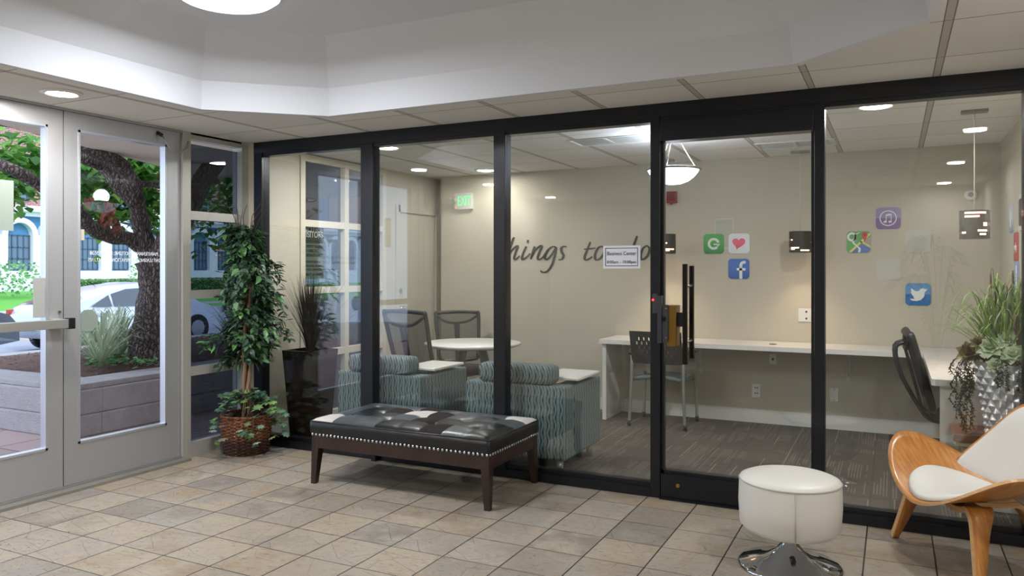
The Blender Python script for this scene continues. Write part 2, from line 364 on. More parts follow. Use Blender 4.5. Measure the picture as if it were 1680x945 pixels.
for i in range(8): b._f([vr[0][i], vr[0][(i+1) % 8], top[(i+1) % 8], top[i]])
struct(b.done('ceiling', white))
# walls out of the picture that the glass reflects, and the walls of the business room
struct(B().box(DX-.2, RIGHT+.2, BACK-.15, BACK, -.12, CZ+.1).done('wall_south', lobbyw))
struct(B().box(RIGHT, RIGHT+.15, BACK, PY-.06, -.12, CZ+.1).done('wall_east', lobbyw))
struct(B().box(.64, RIGHT+.15, PY-.06, PY+.06, -.12, CZ+.1).done('wall_east', cream))
struct(B().box(-4.41, RX+.15, BY, BY+.15, -.12, CZ+.02).done('wall_north', cream))
struct(B().box(LX-.14, -4.41, BY+.18, BY+.33, -.12, CZ+.02).box(-4.47, -4.41, BY, BY+.18, -.12, CZ+.02).done('wall_north', cream))
struct(B().box(RX, RX+.15, PY+.06, BY, -.12, CZ+.02).done('wall_east', cream))
wy0, wy1 = 5.17, 6.36
dy0, dy1 = 6.60, 7.36
struct(B().box(LX-.14, LX, PY+.05, wy0, -.12, CZ).box(LX-.14, LX, wy1, dy0, -.12, CZ).box(LX-.14, LX, dy1, BY+.2, -.12, CZ).box(LX-.14, LX, dy0, dy1, 2.03, CZ).box(LX-.14, LX, wy0, wy1, -.12, .08).done('wall_west', cream))
struct(B().box(DX-.12, DX+.02, BACK, -.35, -.12, CZ).done('wall_west', lobbyw))
struct(B().box(-2.37, RX, BY-.015, BY, .004, .125).done('baseboard_north', basew))
struct(B().box(-4.40, -2.45, BY-.015, BY, .004, .125).done('baseboard_north', basew))
struct(B().box(LX, LX+.015, PY+.1, dy0-.05, .004, .11).done('baseboard_west', basew))
struct(B().box(RX-.015, RX, PY+.1, BY-.02, .004, .125).done('baseboard_east', basew))

# window grid in the west wall of the business room
wn_ = sroot('window_2', (0, 0, 0))
f = B(); rows = [.08, .64, 1.21, 1.80, 2.37]; cols = [wy0, (wy0+wy1)/2, wy1]
for y in cols: f.box(LX-.07, LX+.012, y-.03, y+.03, .06, CZ-.01)
for z in rows: f.box(LX-.07, LX+.010, wy0, wy1, z-.03, z+.03)
f.done('window_frame', lightpaint, wn_)
for i in range(2):
    for j in range(4): B().box(LX-.045, LX-.039, cols[i]+.03, cols[i+1]-.03, rows[j]+.03, rows[j+1]-.03).done('pane', TINT, wn_)
# sidelight beside the entrance
sy0, sy1 = onX(310, 300, DX).y, onX(394, 300, DX).y
wn_ = sroot('window_1'); f = B()
f.box(DX-.08, DX+.02, onX(297, 300, DX).y, sy0, 0, CZ).box(DX-.08, DX+.02, sy1, PY-.03, 0, CZ)
for z in rows[:4]+[2.40]: f.box(DX-.07, DX+.012, sy0, sy1, z-.035 if z > .1 else 0, z+.03 if z < 2.3 else CZ)
f.done('window_frame', M('light_grey_frame', '#b9b8b2', .45, .3), wn_)
for j in range(4): B().box(DX-.04, DX-.034, sy0, sy1, rows[j]+.03, rows[j+1]-.035).done('pane', TINT, wn_)

# entrance doors
def ydoor(u): return onX(u, 400, DX).y
split = ydoor(104); right = ydoor(296)
def entry_door(n, y0, y1, g0, g1, extra):
    d = sroot('door_%d' % n); H = 2.395; x0, x1 = DX-.045, DX
    f = B(); f.box(x0, x1, y0, g0, .03, H).box(x0, x1, g1, y1, .03, H).box(x0, x1, g0, g1, .03, .28).box(x0, x1, g0, g1, 2.29, H)
    f.done('door_frame', alu, d)
    m = B()
    for a, c, e, h in ((g0, g0+.014, .28, 2.29), (g1-.014, g1, .28, 2.29), (g0, g1, .28, .294), (g0, g1, 2.276, 2.29)): m.box(x0-.004, x1+.004, a, c, e, h)
    m.done('glazing_bead', M('bright_bead', '#c8ccd4', .3, .6), d)
    B().box(DX-.025, DX-.019, g0+.01, g1-.01, .29, 2.28).done('pane', DOORGLASS, d)
    return d
yl0 = split-(right-split); gl1 = ydoor(78); gr0 = ydoor(128); gr1 = ydoor(273)
d1 = entry_door(1, split+.004, right-.006, gr0, gr1, 0)
d2 = entry_door(2, yl0, split-.004, yl0+(right-gr1), gl1, 0)
bz = onX(60, 534, DX+.06).z
b = B().box(DX+.05, DX+.085, yl0+.05, split-.02, bz-.028, bz+.028, .004); b.box(DX, DX+.05, split-.09, split-.03, bz-.03, bz+.03); b.box(DX, DX+.05, yl0+.05, yl0+.11, bz-.03, bz+.03)
pb = b.done('push_bar', M('bar_aluminium', '#c4c4c2', .3, .7), d2)
B().box(DX+.045, DX+.09, split-.022, split+.02, bz-.034, bz+.034, .003).done('end_cap', M('black_plastic', '#17181a', .4), pb)
q = onX(68, 520, DX); B().box(DX-.018, DX-.008, ydoor(57), gl1, onX(68, 521, DX).z, onX(68, 456, DX).z).done('back_plate', M('plate_grey', '#a8aaa6', .5), d2)
B().tube([(DX, ydoor(97), 1.13), (DX+.008, ydoor(97), 1.13)], .009, 12).done('lock_cylinder', M('nickel', '#b9b4a6', .25, 1), d2)
stk = M('frosted_sticker', '#8f9a92', .6)
c = onX(147, 526, DX); b = B(); b.poly([(DX-.017, c.y+.075*math.cos(PI/8+i*PI/4), c.z+.075*math.sin(PI/8+i*PI/4)) for i in range(8)], (.002, 0, 0))
o = b.done('octagon_sticker', stk); tag(o, 'pale octagonal sticker on the lower right door glass', 'sticker', None)
tl = thing('window_lettering', 'white reversed hotline and leasing numbers on the right door glass', 'lettering')
wl = M('white_vinyl', '#e6e9ee', .6)
A0, A1 = onX(146, 415, DX), onX(258, 420, DX); ln = A1.y-A0.y
for body, v, L in (('MAINTENANCE HOTLINE: 877.401.5538', 416, 1.0), ('24/7 LEASING INFORMATION: 866.947.1105', 427, 1.06)):
    zc = onX(200, v, DX).z; t = text('text_line', body, .036, wl, tl, Matrix.Identity(4)); wd_ = t.dimensions.x or 1
    xs = [v_.co.x for v_ in t.data.vertices]; wd_ = max(xs)-min(xs); t.data.transform(FACE_MX(DX-.018, (A0.y+A1.y)/2+.02, zc) @ Matrix.Diagonal((ln*L/wd_, 1, 1, 1)))
B().box(DX-.018, DX-.016, ydoor(-6), ydoor(25), onX(12, 378, DX).z, onX(12, 295, DX).z).done('paper_sign', stk); o = bpy.data.objects['paper_sign']; tag(o, 'translucent pale notice on the left door glass', 'sign')
B().box(DX-.018, DX-.016, gr0, ydoor(141), onX(134, 394, DX).z, onX(134, 376, DX).z).done('door_tag', M('tag_beige', '#c4bfae', .6)); tag(bpy.data.objects['door_tag'], 'small beige tag at the left edge of the right door glass', 'tag')
pts = [onX(266, 222, DX+.03), onX(272, 232, DX+.05), onX(281, 246, DX+.07), onX(296, 250, DX+.06), onX(307, 243, DX+.03), onX(309, 232, DX+.022)]
w_ = thing('door_cable', 'silver looped armoured cable at the top right of the entrance', 'cable'); B().tube(pts, .005, 6).done('sheath', M('steel_sheath', '#b5b5b5', .3, .8), w_)
B().tube([pts[0], pts[0]+Vector((-.03, -.015, .02))], .013, 8).done('cable_boot', M('black_plastic', '#17181a', .4), w_)
struct(B().box(DX-.12, DX+.09, yl0-.02, right+.02, 0, .018).box(DX-.1, DX+.02, yl0-.02, right, .0, .028).done('trim_1', M('threshold_aluminium', '#9c9a94', .4, .5)))
struct(B().box(DX-.06, DX+.012, yl0-.1, PY-.02, 2.397, CZ+.02).box(DX-.06, DX+.012, yl0-.12, yl0-.006, 0, CZ).done('trim_2', alu))
struct(B().box(DX-.12, DX+.02, -.35, yl0-.12, -.12, CZ).done('wall_west', lobbyw))
struct(B().box(DX-.02, LX, PY-.04, PY+.06, 0, CZ).done('trim_3', lightpaint))

# black partition
def px(u): return onY(u, 400, PY-.04).x
mull = [(412, 430), (592, 612), (810, 829), (1067, 1083), (1336, 1353)]
xs = [(px(a), px(c)) for a, c in mull]; xs[0] = (LX, xs[0][1])
xe = (.585, .66)
n = 3
fy0, fy1 = PY-.045, PY+.045
struct(B().box(LX, xe[1], fy0, fy1, CZ-.085, CZ).box(LX, xe[1], fy0+.01, fy1, CZ-.11, CZ-.085).done('trim_4', blk))
for i, (a, c) in enumerate(xs+[xe]):
    struct(B().box(a, c, fy0, fy1, 0, CZ-.085, .004).box(a-.001 if i else a, c+.001, fy0+.03, fy1-.02, 0, CZ-.1).done('trim_%d' % (5+i), blk))
dl, dr = xs[3][1], xs[4][0]
for i, (a, c) in enumerate([(xs[0][1], xs[1][0]), (xs[1][1], xs[2][0]), (xs[2][1], xs[3][0]), (xs[4][1], xe[0])]):
    r = sroot('window_%d' % (3+i))
    B().box(a, c, fy0, fy1, .0, .055).box(a, c, fy0+.025, fy1, .055, .085).done('sill', blk, r)
    B().box(a, c, PY-.004, PY+.004, .08, CZ-.105).done('pane', GLASS, r)
r = sroot('door_3')
gap = .004
B().box(dl+gap, dr-gap, fy0+.004, fy1-.004, .012, .15).box(dl+gap, dr-gap, fy0+.025, fy1-.004, .15, .17).done('bottom_rail', blk, r)
B().box(dl+gap, dr-gap, fy0-.02, fy1, CZ-.235, CZ-.115, .004).done('closer_header', blk, r)
B().box(dl+gap, dl+.018, PY-.02, PY+.02, .15, CZ-.2).box(dr-.018, dr-gap, PY-.02, PY+.02, .15, CZ-.2).done('edge_strip', blk, r)
B().box(dl+.015, dr-.015, PY-.005, PY+.005, .15, CZ-.2).done('pane', GLASS, r)
struct(B().box(dl, dr, fy0-.02, fy1, 0, .011).done('trim_12', M('dark_threshold', '#23262c', .35, .6)))
q = onY(1112, 816, fy0); B().tube([(q.x, fy0+.006, .09), (q.x, fy0-.003, .09)], .012, 16).done('floor_lock', M('brass', '#b8954a', .3, 1), r)
# pull handle: two parallel bars on stand-offs, then the lock housing
ha, hb = onY(1124, 433, PY-.09), onY(1124, 598, PY-.09)
pk = B(); pk.box(ha.x-.014, ha.x+.014, PY-.105, PY-.075, hb.z, ha.z, .005); h1 = pk.done('pull_handle', M('dark_bronze', '#2a2522', .3, .8), r)
pk = B(); pk.box(ha.x-.014, ha.x+.014, PY+.06, PY+.09, hb.z+.02, ha.z-.01, .005).done('pull_handle', MATS['dark_bronze'], r)
for fz in (.22, .78): z = hb.z+(ha.z-hb.z)*fz; B().tube([(ha.x, PY-.075, z), (ha.x, PY+.06, z)], .011, 12).done('handle_standoff', M('nickel', '#b9b4a6', .25, 1), h1)
lk = thing('magnetic_lock', 'dark grey door lock plate with brown strike box and red light', 'lock')
g3 = M('gunmetal', '#43464f', .4, .5)
A_, C_ = onY(1071, 487, fy0-.01), onY(1093, 563, fy0-.01)
B().box(onY(1071, 0, fy0-.02).x, onY(1079, 0, fy0-.02).x, fy0-.03, fy0, onY(1071, 514, fy0-.02).z, onY(1071, 482, fy0-.02).z, .002).done('reader', g3, lk)
B().box(onY(1079, 0, fy0-.03).x, onY(1086, 0, fy0-.03).x, fy0-.04, fy0, onY(1083, 563, fy0-.03).z, onY(1083, 485, fy0-.03).z, .002).done('bracket', g3, lk)
pz0, pz1 = onY(1095, 561, fy0-.03).z, onY(1095, 500, fy0-.03).z; px0, px1 = onY(1081, 0, fy0-.03).x, onY(1096, 0, fy0-.03).x
pl = B().box(px0, px1, fy0-.032, fy0-.024, pz0, pz1, .002).done('lock_plate', g3, lk)
for fx_, fz_ in ((.25, .1), (.25, .88), (.8, .1), (.8, .88)): B().tube([(px0+(px1-px0)*fx_, fy0-.032, pz1+(pz0-pz1)*fz_), (px0+(px1-px0)*fx_, fy0-.036, pz1+(pz0-pz1)*fz_)], .004, 8).done('screw', M('nickel', '', .3, 1), pl)
B().tube([((px0+px1)/2, fy0-.032, pz1+(pz0-pz1)*.38), ((px0+px1)/2, fy0-.04, pz1+(pz0-pz1)*.38)], .014, 14).done('lock_cylinder', M('dark_bronze', '', .3, .8), pl)
B().box(px1-.01, onY(1110, 0, fy0-.01).x, fy0-.024, PY+.03, onY(1100, 568, fy0).z, onY(1100, 501, fy0).z, .003).done('strike_box', M('brown_anodised', '#7c5a22', .4, .5), lk)
B().box(onY(1110, 0, PY-.03).x, ha.x-.013, PY-.05, PY-.02, onY(1115, 535, PY).z, onY(1115, 512, PY).z).done('handle_bridge', blk, lk)
q = onY(1070, 492, fy0-.032); B().sph((q.x+.004, fy0-.031, q.z), .006).done('indicator_light', M('red_led', '#ff2020', .3, emit='#ff1010', es=30), lk)

# door in the west wall of the business room
r = sroot('door_4')
B().box(LX-.05, LX-.008, dy0+.03, dy1-.03, .01, 2.0).done('door_panel', cream, r)
B().box(LX-.05, LX+.018, dy0-.04, dy0+.03, 0, 2.06).box(LX-.05, LX+.018, dy1-.03, dy1+.04, 0, 2.06).box(LX-.05, LX+.018, dy0, dy1, 1.99, 2.06).done('door_frame', cream, r)
q = onX(655, 478, LX); B().tube([(LX-.01, q.y, 1.17), (LX+.02, q.y, 1.17)], .028, 16).done('deadbolt', MATS['nickel'], r)
q = onX(655, 501, LX); B().tube([(LX-.01, q.y+.01, .99), (LX+.05, q.y+.01, .99)], [.03, .018], 16).sph((LX+.06, q.y+.01, .99), .03).done('door_knob', MATS['nickel'], r)

# notice on the window grid
nt = thing('notice_sign', 'dark notice for visitors on the business room window', 'sign')
ny0, ny1 = wy0+.035, onX(531, 0, LX-.03).y; nz1, nz0 = onX(495, 366, LX-.03).z, onX(495, 458, LX-.03).z
B().box(LX-.036, LX-.032, ny0, ny1, nz0, nz1).done('sign_panel', M('notice_green', '#4c5a52', .5), nt)
B().box(LX-.0315, LX-.030, ny0, ny1, nz1-.16, nz1).done('sign_header', M('notice_dark', '#2c2e2c', .5), nt)
ltr = M('notice_letters', '#a9b4aa', .6); dkl = M('notice_dark', '', .5)
for body, fz_, sz, m_ in (('NOTICE', .105, .07, ltr), ('VISITORS', .20, .075, ltr), ('PERSONS ENTERING', .33, .036, dkl), ('PROPERTY SHOULD', .41, .036, dkl), ('GO DIRECTLY TO', .49, .036, dkl), ("RESIDENT'S UNIT", .57, .036, dkl),
                          ('TRADITIONAL', .69, .03, dkl), ('FOR ILLEGAL ACTIVITY', .76, .03, dkl), ('IN THE COMMON', .83, .03, dkl), ('SUBJECT TO ARREST', .92, .03, dkl)):
    t = text('text_line', body, sz, m_, nt, Matrix.Identity(4)); xs_ = [v_.co.x for v_ in t.data.vertices]; k_ = min(1, (ny1-ny0)*.94/(max(xs_)-min(xs_)))
    t.data.transform(FACE_PX(LX-.029, (ny0+ny1)/2, nz1+(nz0-nz1)*fz_) @ Matrix.Diagonal((k_, 1, 1, 1)))

# ------------------------------------------------------------------ lamps
lampw = M('lamp_diffuser', '#ffffff', .5, emit='#fff6e8', es=14); ringw = M('lamp_ring', '#e4e4e2', .4)
def downlight(x, y, z, watt, label, grp, col=(1, .97, .94), r=.10):
    t = thing('recessed_downlight', label, 'ceiling light', (x, y, z), 0, grp)
    B().lathe([(r+.02, 0), (r+.02, -.006), (r, -.014), (r-.012, -.010), (r-.012, 0)], 32).done('trim_ring', ringw, t)
    B().lathe([(r-.012, -.006), (r-.03, -.014), (.001, -.017)], 32).done('diffuser', lampw, t)
    L = bpy.data.lights.new('lamp', 'AREA'); L.shape = 'DISK'; L.size = r*1.6; L.energy = watt; L.color = col
    o = bpy.data.objects.new('lamp', L); COL.objects.link(o); o.parent = t; o.location = (0, 0, -.022)
G1, G2 = 'downlights in the lobby ceiling', 'downlights in the business room ceiling'
downlight(-4.27, 2.80, CZ, P_DOWN_LOBBY, 'recessed downlight over the aluminium entrance doors', G1, r=.09)
for x, y, lb in ((-4.27, 1.3, 'middle downlight of the left lobby row, mirrored beside the exit sign'), (-4.27, -.5, 'last downlight of the left lobby row, mirrored above the wall lettering'), (.52, 2.9, 'nearest downlight of the right lobby row, mirrored on the right pendant cord'),
                 (.52, 1.0, 'middle downlight of the right lobby row, mirrored left of the pendant cord'), (.52, -.9, 'last downlight of the right lobby row, its mirror image the lowest')):
    downlight(x, y, CZ, P_DOWN_LOBBY, lb, G1, r=.09)
downlight(-3.76, 5.25, CZ, P_DOWN_BIZ, 'downlight above the left teal armchair behind the glass', G2)
downlight(-.10, 5.25, CZ, P_DOWN_BIZ, 'downlight above the carpet just right of the glass door', G2)
downlight(-3.72, 6.90, CZ, P_DOWN_BIZ*.3, 'downlight close to the rear wall by the left black mullion', G2)
t = thing('dome_ceiling_light', 'large round white dome light in the tray ceiling', 'ceiling light', (-2.98, 2.80, CZ+.42))
B().lathe([(.29, 0), (.29, -.03), (.27, -.035)], 48).done('base_ring', ringw, t)
B().lathe([(.265, -.03), (.26, -.06), (.22, -.09), (.15, -.11), (.07, -.12), (.001, -.122)], 48).done('dome_shade', M('dome_glass', '#ffffff', .4, emit='#f4f6ff', es=2.2), t)
L = bpy.data.lights.new('lamp', 'AREA'); L.shape = 'DISK'; L.size = .5; L.energy = P_DOME; L.color = (.94, .96, 1); o = bpy.data.objects.new('lamp', L); COL.objects.link(o); o.parent = t; o.location = (0, 0, -.13)

# bowl pendant
bx_, by_ = -1.47, 5.66
t = thing('bowl_pendant_lamp', 'frosted glass bowl lamp hung on rods above the glass door', 'pendant lamp', (bx_, by_, CZ))
B().lathe([(.07, 0), (.07, -.02), (.04, -.035)], 24).done('ceiling_canopy', M('brushed_nickel', '#9a9892', .35, .8), t)
for i in range(3):
    a = 2*PI*i/3+.5; B().tube([(.03*math.cos(a), .03*math.sin(a), -.03), (.18*math.cos(a), .18*math.sin(a), -.27)], .005, 6).done('rod', MATS['brushed_nickel'], t)
B().lathe([(.195, -.262), (.205, -.268), (.205, -.278), (.19, -.28)], 40, cap=False).done('rim', MATS['brushed_nickel'], t)
B().lathe([(.19, -.27), (.18, -.295), (.15, -.33), (.11, -.36), (.06, -.378), (.001, -.385)], 40, cap=False).done('bowl_shade', M('alabaster_glass', '#f4f6fa', .4, emit='#dfe8ff', es=4.5), t)
L = bpy.data.lights.new('lamp', 'POINT'); L.energy = 14; L.shadow_soft_size = .08; L.color = (.85, .9, 1); o = bpy.data.objects.new('lamp', L); COL.objects.link(o); o.parent = t; o.location = (0, 0, -.2)
# black drum pendants with slots
slotm = M('drum_glow', '#ffb48a', .5, emit='#ffb890', es=5); drum = M('black_drum_shade', '#1c1a19', .5)
def pendant(x, y, ztop, zbot, r, label, seed):
    t = thing('slotted_drum_pendant', label, 'pendant lamp', (x, y, CZ), 0, 'black slotted pendants over the desk')
    B().box(-.075, .075, -.035, .035, -.018, 0, .003).done('ceiling_canopy', MATS['brushed_nickel'], t)
    B().tube([(0, 0, -.018), (0, 0, ztop-CZ)], .0035, 6).done('cord', M('cord_grey', '#c9c4b8', .5), t)
    z1, z0 = ztop-CZ, zbot-CZ; rn = random.Random(seed); b = B(); n_ = 48; m_ = 16
    open_ = set()
    for _ in range(9):
        row = rn.randrange(1, m_-1); st = rn.randrange(n_); 
        for q_ in range(rn.randrange(4, 11)): open_.add(((st+q_) % n_, row))
    for i in range(n_):
        for j in range(m_):
            if (i, j) in open_: continue
            a0, a1 = 2*PI*i/n_, 2*PI*(i+1)/n_; za, zb = z0+(z1-z0)*j/m_, z0+(z1-z0)*(j+1)/m_
            b.poly([(r*math.cos(a0), r*math.sin(a0), za), (r*math.cos(a1), r*math.sin(a1), za), (r*math.cos(a1), r*math.sin(a1), zb), (r*math.cos(a0), r*math.sin(a0), zb)],
                   (-.003*math.cos((a0+a1)/2), -.003*math.sin((a0+a1)/2), 0))
    b.lathe([(r, z1-.001), (r-.002, z1+.001), (.001, z1+.001)], 32, cap=False)
    b.done('drum_shade', drum, t)
    B().lathe([(r*.8, z0+.008), (r*.8, z1-.01)], 32, cap=True).done('inner_diffuser', slotm, t)
    L = bpy.data.lights.new('lamp', 'SPOT'); L.energy = 13; L.spot_size = 1.7; L.spot_blend = .8; L.color = (1, .72, .5); L.shadow_soft_size = .04
    o = bpy.data.objects.new('lamp', L); COL.objects.link(o); o.parent = t; o.location = (0, 0, z0-.002)
pendant(-1.89, 7.01, 1.72, 1.54, .09, 'black slotted drum pendant half behind the door jamb', 1)
pendant(-.72, 7.01, 1.72, 1.54, .09, 'black slotted drum pendant over the middle of the rear desk', 2)
pendant(.46, 5.70, 1.77, 1.59, .085, 'black slotted drum pendant over the desk return at right', 3)
# ceiling vents
for u, v, s_, lb in ((1000, 230, .3, 'square air vent in the ceiling left of the bowl lamp'), (1305, 236, .3, 'square air vent in the ceiling right of the bowl lamp')):
    dx, dy = _d(u); t_ = (CZ-1.4)*1262/(441-v)
    o = thing('air_vent', lb, 'vent', (dx*t_, dy*t_, CZ), 0, 'air vents in the ceiling')
    b = B()
    for i in range(7): b.box(-.26, .26, -.12+i*.04-.008, -.12+i*.04+.008, -.006, -.001)
    b.done('slat', M('vent_grey', '#aeb0ae', .5), o)
    B().box(-.3, .3, -.16, -.145, -.008, 0).box(-.3, .3, .145, .16, -.008, 0).box(-.3, -.285, -.145, .145, -.008, 0).box(.285, .3, -.145, .145, -.008, 0).box(-.01, .01, -.145, .145, -.008, 0).done('vent_frame', M('vent_white', '#cfcfca', .5), o)

# ------------------------------------------------------------------ rear wall: lettering, app icons, devices
WY = BY-.004
def ZP(x, y): return onY(810+x*.16071, 370+y*.16071, WY)
def smooth_path(pts, n=6):
    P_ = [Vector(p) for p in pts]; out = []
    for i in range(len(P_)-1):
        p0, p1, p2, p3 = P_[max(i-1, 0)], P_[i], P_[i+1], P_[min(i+2, len(P_)-1)]
        for j in range(n):
            t = j/n; out.append(.5*((2*p1)+(p2-p0)*t+(2*p0-5*p1+4*p2-p3)*t*t+(3*p1-p0-3*p2+p3)*t**3))
    out.append(P_[-1]); return out
def stroke_w(pts, w0):
    pts = smooth_path(pts); L = []; b = B()
    for i, p in enumerate(pts):
        d = (pts[min(i+1, len(pts)-1)]-pts[max(i-1, 0)]).normalized(); a = Vector((d.z, 0, -d.x))
        f = i/(len(pts)-1); ww = w0*(.75+.35*math.sin(PI*min(1, f*1.05)))*(.55+.45*abs(d.z)) 
        L.append((p+a*ww, p-a*ww))
    for y, fl in ((WY-.002, 0), (WY+.003, 1)):
        pass
    va = [(b.bm.verts.new((l.x, WY-.002, l.z)), b.bm.verts.new((r_.x, WY-.002, r_.z)), b.bm.verts.new((l.x, WY+.003, l.z)), b.bm.verts.new((r_.x, WY+.003, r_.z))) for l, r_ in L]
    for q, w2 in zip(va, va[1:]):
        b._f([q[0], q[1], w2[1], w2[0]]); b._f([q[0], w2[0], w2[2], q[2]]); b._f([q[1], q[3], w2[3], w2[1]])
    b._f([va[0][0], va[0][1], va[0][3], va[0][2]]); b._f([va[-1][0], va[-1][1], va[-1][3], va[-1][2]])
    return b
LT = thing('wall_lettering', 'black handwritten words things to do on the beige rear wall', 'lettering')
ink = M('black_vinyl_letter', '#191b1c', .5)
letters = {
 't_a': [[(110, 160), (70, 270), (55, 330), (75, 350), (118, 320)], [(40, 236), (90, 232), (150, 226)]],
 'h': [[(208, 118), (190, 160), (160, 250), (136, 345)], [(140, 335), (180, 260), (225, 215), (245, 215), (225, 270), (208, 330), (222, 348), (265, 310)]],
 'i': [[(332, 212), (305, 270), (288, 325), (298, 347), (340, 320), (372, 285)], [(350, 148), (347, 182)]],
 'n': [[(418, 212), (400, 270), (378, 345)], [(384, 330), (420, 260), (465, 214), (490, 212), (470, 265), (448, 325), (462, 349), (500, 325), (525, 285)]],
 'g': [[(636, 222), (600, 216), (550, 255), (522, 320), (535, 347), (570, 325), (615, 260), (636, 222)], [(640, 222), (625, 300), (595, 400), (550, 465), (505, 478), (476, 462)]],
 's': [[(742, 216), (710, 214), (688, 235), (695, 275), (712, 305), (695, 342), (660, 350)]],
 't': [[(986, 168), (955, 250), (928, 320), (935, 350), (965, 345), (1005, 318)], [(922, 242), (975, 238), (1040, 230)]],
 'o': [[(1110, 212), (1070, 225), (1036, 290), (1040, 345), (1075, 345), (1115, 300), (1130, 240), (1110, 212)]],
 'd': [[(1400, 235), (1340, 240), (1310, 300), (1325, 348), (1370, 330), (1405, 270)], [(1464, 106), (1435, 190), (1400, 290), (1392, 345), (1420, 345)]],
 'o_b': [[(1560, 205), (1520, 240), (1500, 310), (1508, 345), (1545, 335), (1580, 290), (1588, 230), (1560, 205)]]}
for nm, sts in letters.items():
    b = None
    for st in sts:
        bb_ = stroke_w([ZP(*q) for q in st], .0125)
        if b is None: b = bb_
        else:
            me = bpy.data.meshes.new('tmp'); bb_.bm.to_mesh(me); b.bm.from_mesh(me); bpy.data.meshes.remove(me); bb_.bm.free()
    b.done('letter', ink, LT)

def rrect(w_, h_, r_, n_=6):
    out = []
    for cx, cz, a0 in ((w_/2-r_, h_/2-r_, 0), (-w_/2+r_, h_/2-r_, PI/2), (-w_/2+r_, -h_/2+r_, PI), (w_/2-r_, -h_/2+r_, 1.5*PI)):
        for i in range(n_+1): a = a0+PI/2*i/n_; out.append((cx+r_*math.cos(a), cz+r_*math.sin(a)))
    return out
def flat(pts2, y0, y1): return B().poly([(x, y0, z) for x, z in pts2], (0, y1-y0, 0))
def gradmat(name, ctop, cbot, hard=False):
    if name in MATS: return MATS[name]
    k = NT(name); z = k.xyz(k.pos())[2]; f = k.math('MULTIPLY_ADD', z, 5.2, .5)
    c_ = k.ramp(f, [(0, hexc(cbot)), (.5, hexc(ctop)), (.53, hexc(ctop))] if not hard else [(0, hexc(cbot)), (.49, hexc(cbot)), (.52, hexc(ctop)), (1, hexc(ctop))]); k.base(c_, .45); MATS[name] = k.m; return k.m
SZ = .188
def icon(u, v, label, m_, size=SZ):
    p_ = onY(u, v, WY); t = thing('app_icon_decal', label, 'decal', (p_.x, WY, p_.z), 0, 'app icon decals on the rear wall')
    flat(rrect(size, size*.98, size*.17), -.003, .003).done('icon_panel', m_, t); return t
def arc(cx, cz, r_, a0, a1, w_, n_=20):
    o_ = [(cx+(r_+w_/2)*math.cos(math.radians(a0+(a1-a0)*i/n_)), cz+(r_+w_/2)*math.sin(math.radians(a0+(a1-a0)*i/n_))) for i in range(n_+1)]
    i_ = [(cx+(r_-w_/2)*math.cos(math.radians(a0+(a1-a0)*i/n_)), cz+(r_-w_/2)*math.sin(math.radians(a0+(a1-a0)*i/n_))) for i in range(n_+1)]
    return o_, i_
def strip(o_, i_, y0=-.0055, y1=-.0025, b=None):
    b = b or B()
    for k_ in range(len(o_)-1): b.poly([(o_[k_][0], y0, o_[k_][1]), (o_[k_+1][0], y0, o_[k_+1][1]), (i_[k_+1][0], y0, i_[k_+1][1]), (i_[k_][0], y0, i_[k_][1])], (0, y1-y0, 0))
    return b
wv = M('white_decal', '#e4e6e4', .5)
t = icon(1171, 400, 'green square icon with a white letter G', gradmat('icon_green', '#4fa85a', '#1f7a3c'))
b = strip(*arc(0, 0, .044, 15, 315, .022)); b.poly([(x, -.0055, z) for x, z in [(.0, .0), (.056, .0), (.056, -.012), (.0, -.012)]], (0, .003, 0)); b.poly([(x, -.0055, z) for x, z in [(.034, -.03), (.056, -.012), (.044, -.004), (.028, -.012)]], (0, .003, 0)); b.done('letter_g', wv, t)
t = icon(1212.5, 399.5, 'white square icon with a pink heart', gradmat('icon_white', '#dfe4e6', '#d4dade'))
hp = [(.058*16*math.sin(a)**3/16-.002, .058*(13*math.cos(a)-5*math.cos(2*a)-2*math.cos(3*a)-math.cos(4*a))/16+.004) for a in [2*PI*i/40 for i in range(40)]]
hp = [(x-(.018 if z < -.02 else 0)*min(1, (-z-.02)/.03), z) for x, z in hp]; flat(hp, -.0055, -.0025).done('heart', gradmat('heart_pink', '#e8647e', '#cc2a4c'), t)
t = icon(1212, 441, 'blue square icon with a white letter f', gradmat('icon_blue', '#3d6cb8', '#234c9c'))
o_, i_ = arc(.034, .034, .030, 90, 180, .021); b = strip([(.052, .0745)]+o_+[(-.0065, -.091)], [(.052, .0535)]+i_+[(.0145, -.091)]) if False else B()
b.poly([(x, -.0055, z) for x, z in [(.006, -.091), (.032, -.091), (.032, .03), (.006, .03)]], (0, .003, 0)); strip(*arc(.049, .03, .030, 95, 180, .026), b=b)
b.poly([(x, -.0055, z) for x, z in [(.046, .047), (.062, .047), (.062, .072), (.046, .073)]], (0, .003, 0)); b.poly([(x, -.0055, z) for x, z in [(-.018, .006), (-.018, -.016), (.060, -.016), (.062, .006)]], (0, .003, 0)); b.done('letter_f', wv, t)
t = icon(1457, 358, 'purple square icon with a white ringed music note', gradmat('icon_purple', '#8a7fb4', '#6c4a94', True))
strip(*arc(0, 0, .062, 0, 360, .008, 40)).done('ring', wv, t)
b = B()
for x in (-.018, .020): b.poly([(x_, -.0055, z_) for x_, z_ in [(x, -.03), (x+.006, -.03), (x+.006, .032+(x > 0)*.004), (x, .030+(x > 0)*.004)]], (0, .003, 0)); b.poly([(x-.005+.013*math.cos(a), -.0055, -.03+.009*math.sin(a)) for a in [2*PI*i/12 for i in range(12)]], (0, .003, 0))
b.poly([(x, -.0058, z) for x, z in [(-.018, .018), (.026, .024), (.026, .038), (-.018, .032)]], (0, .003, 0)); b.done('music_note', wv, t)
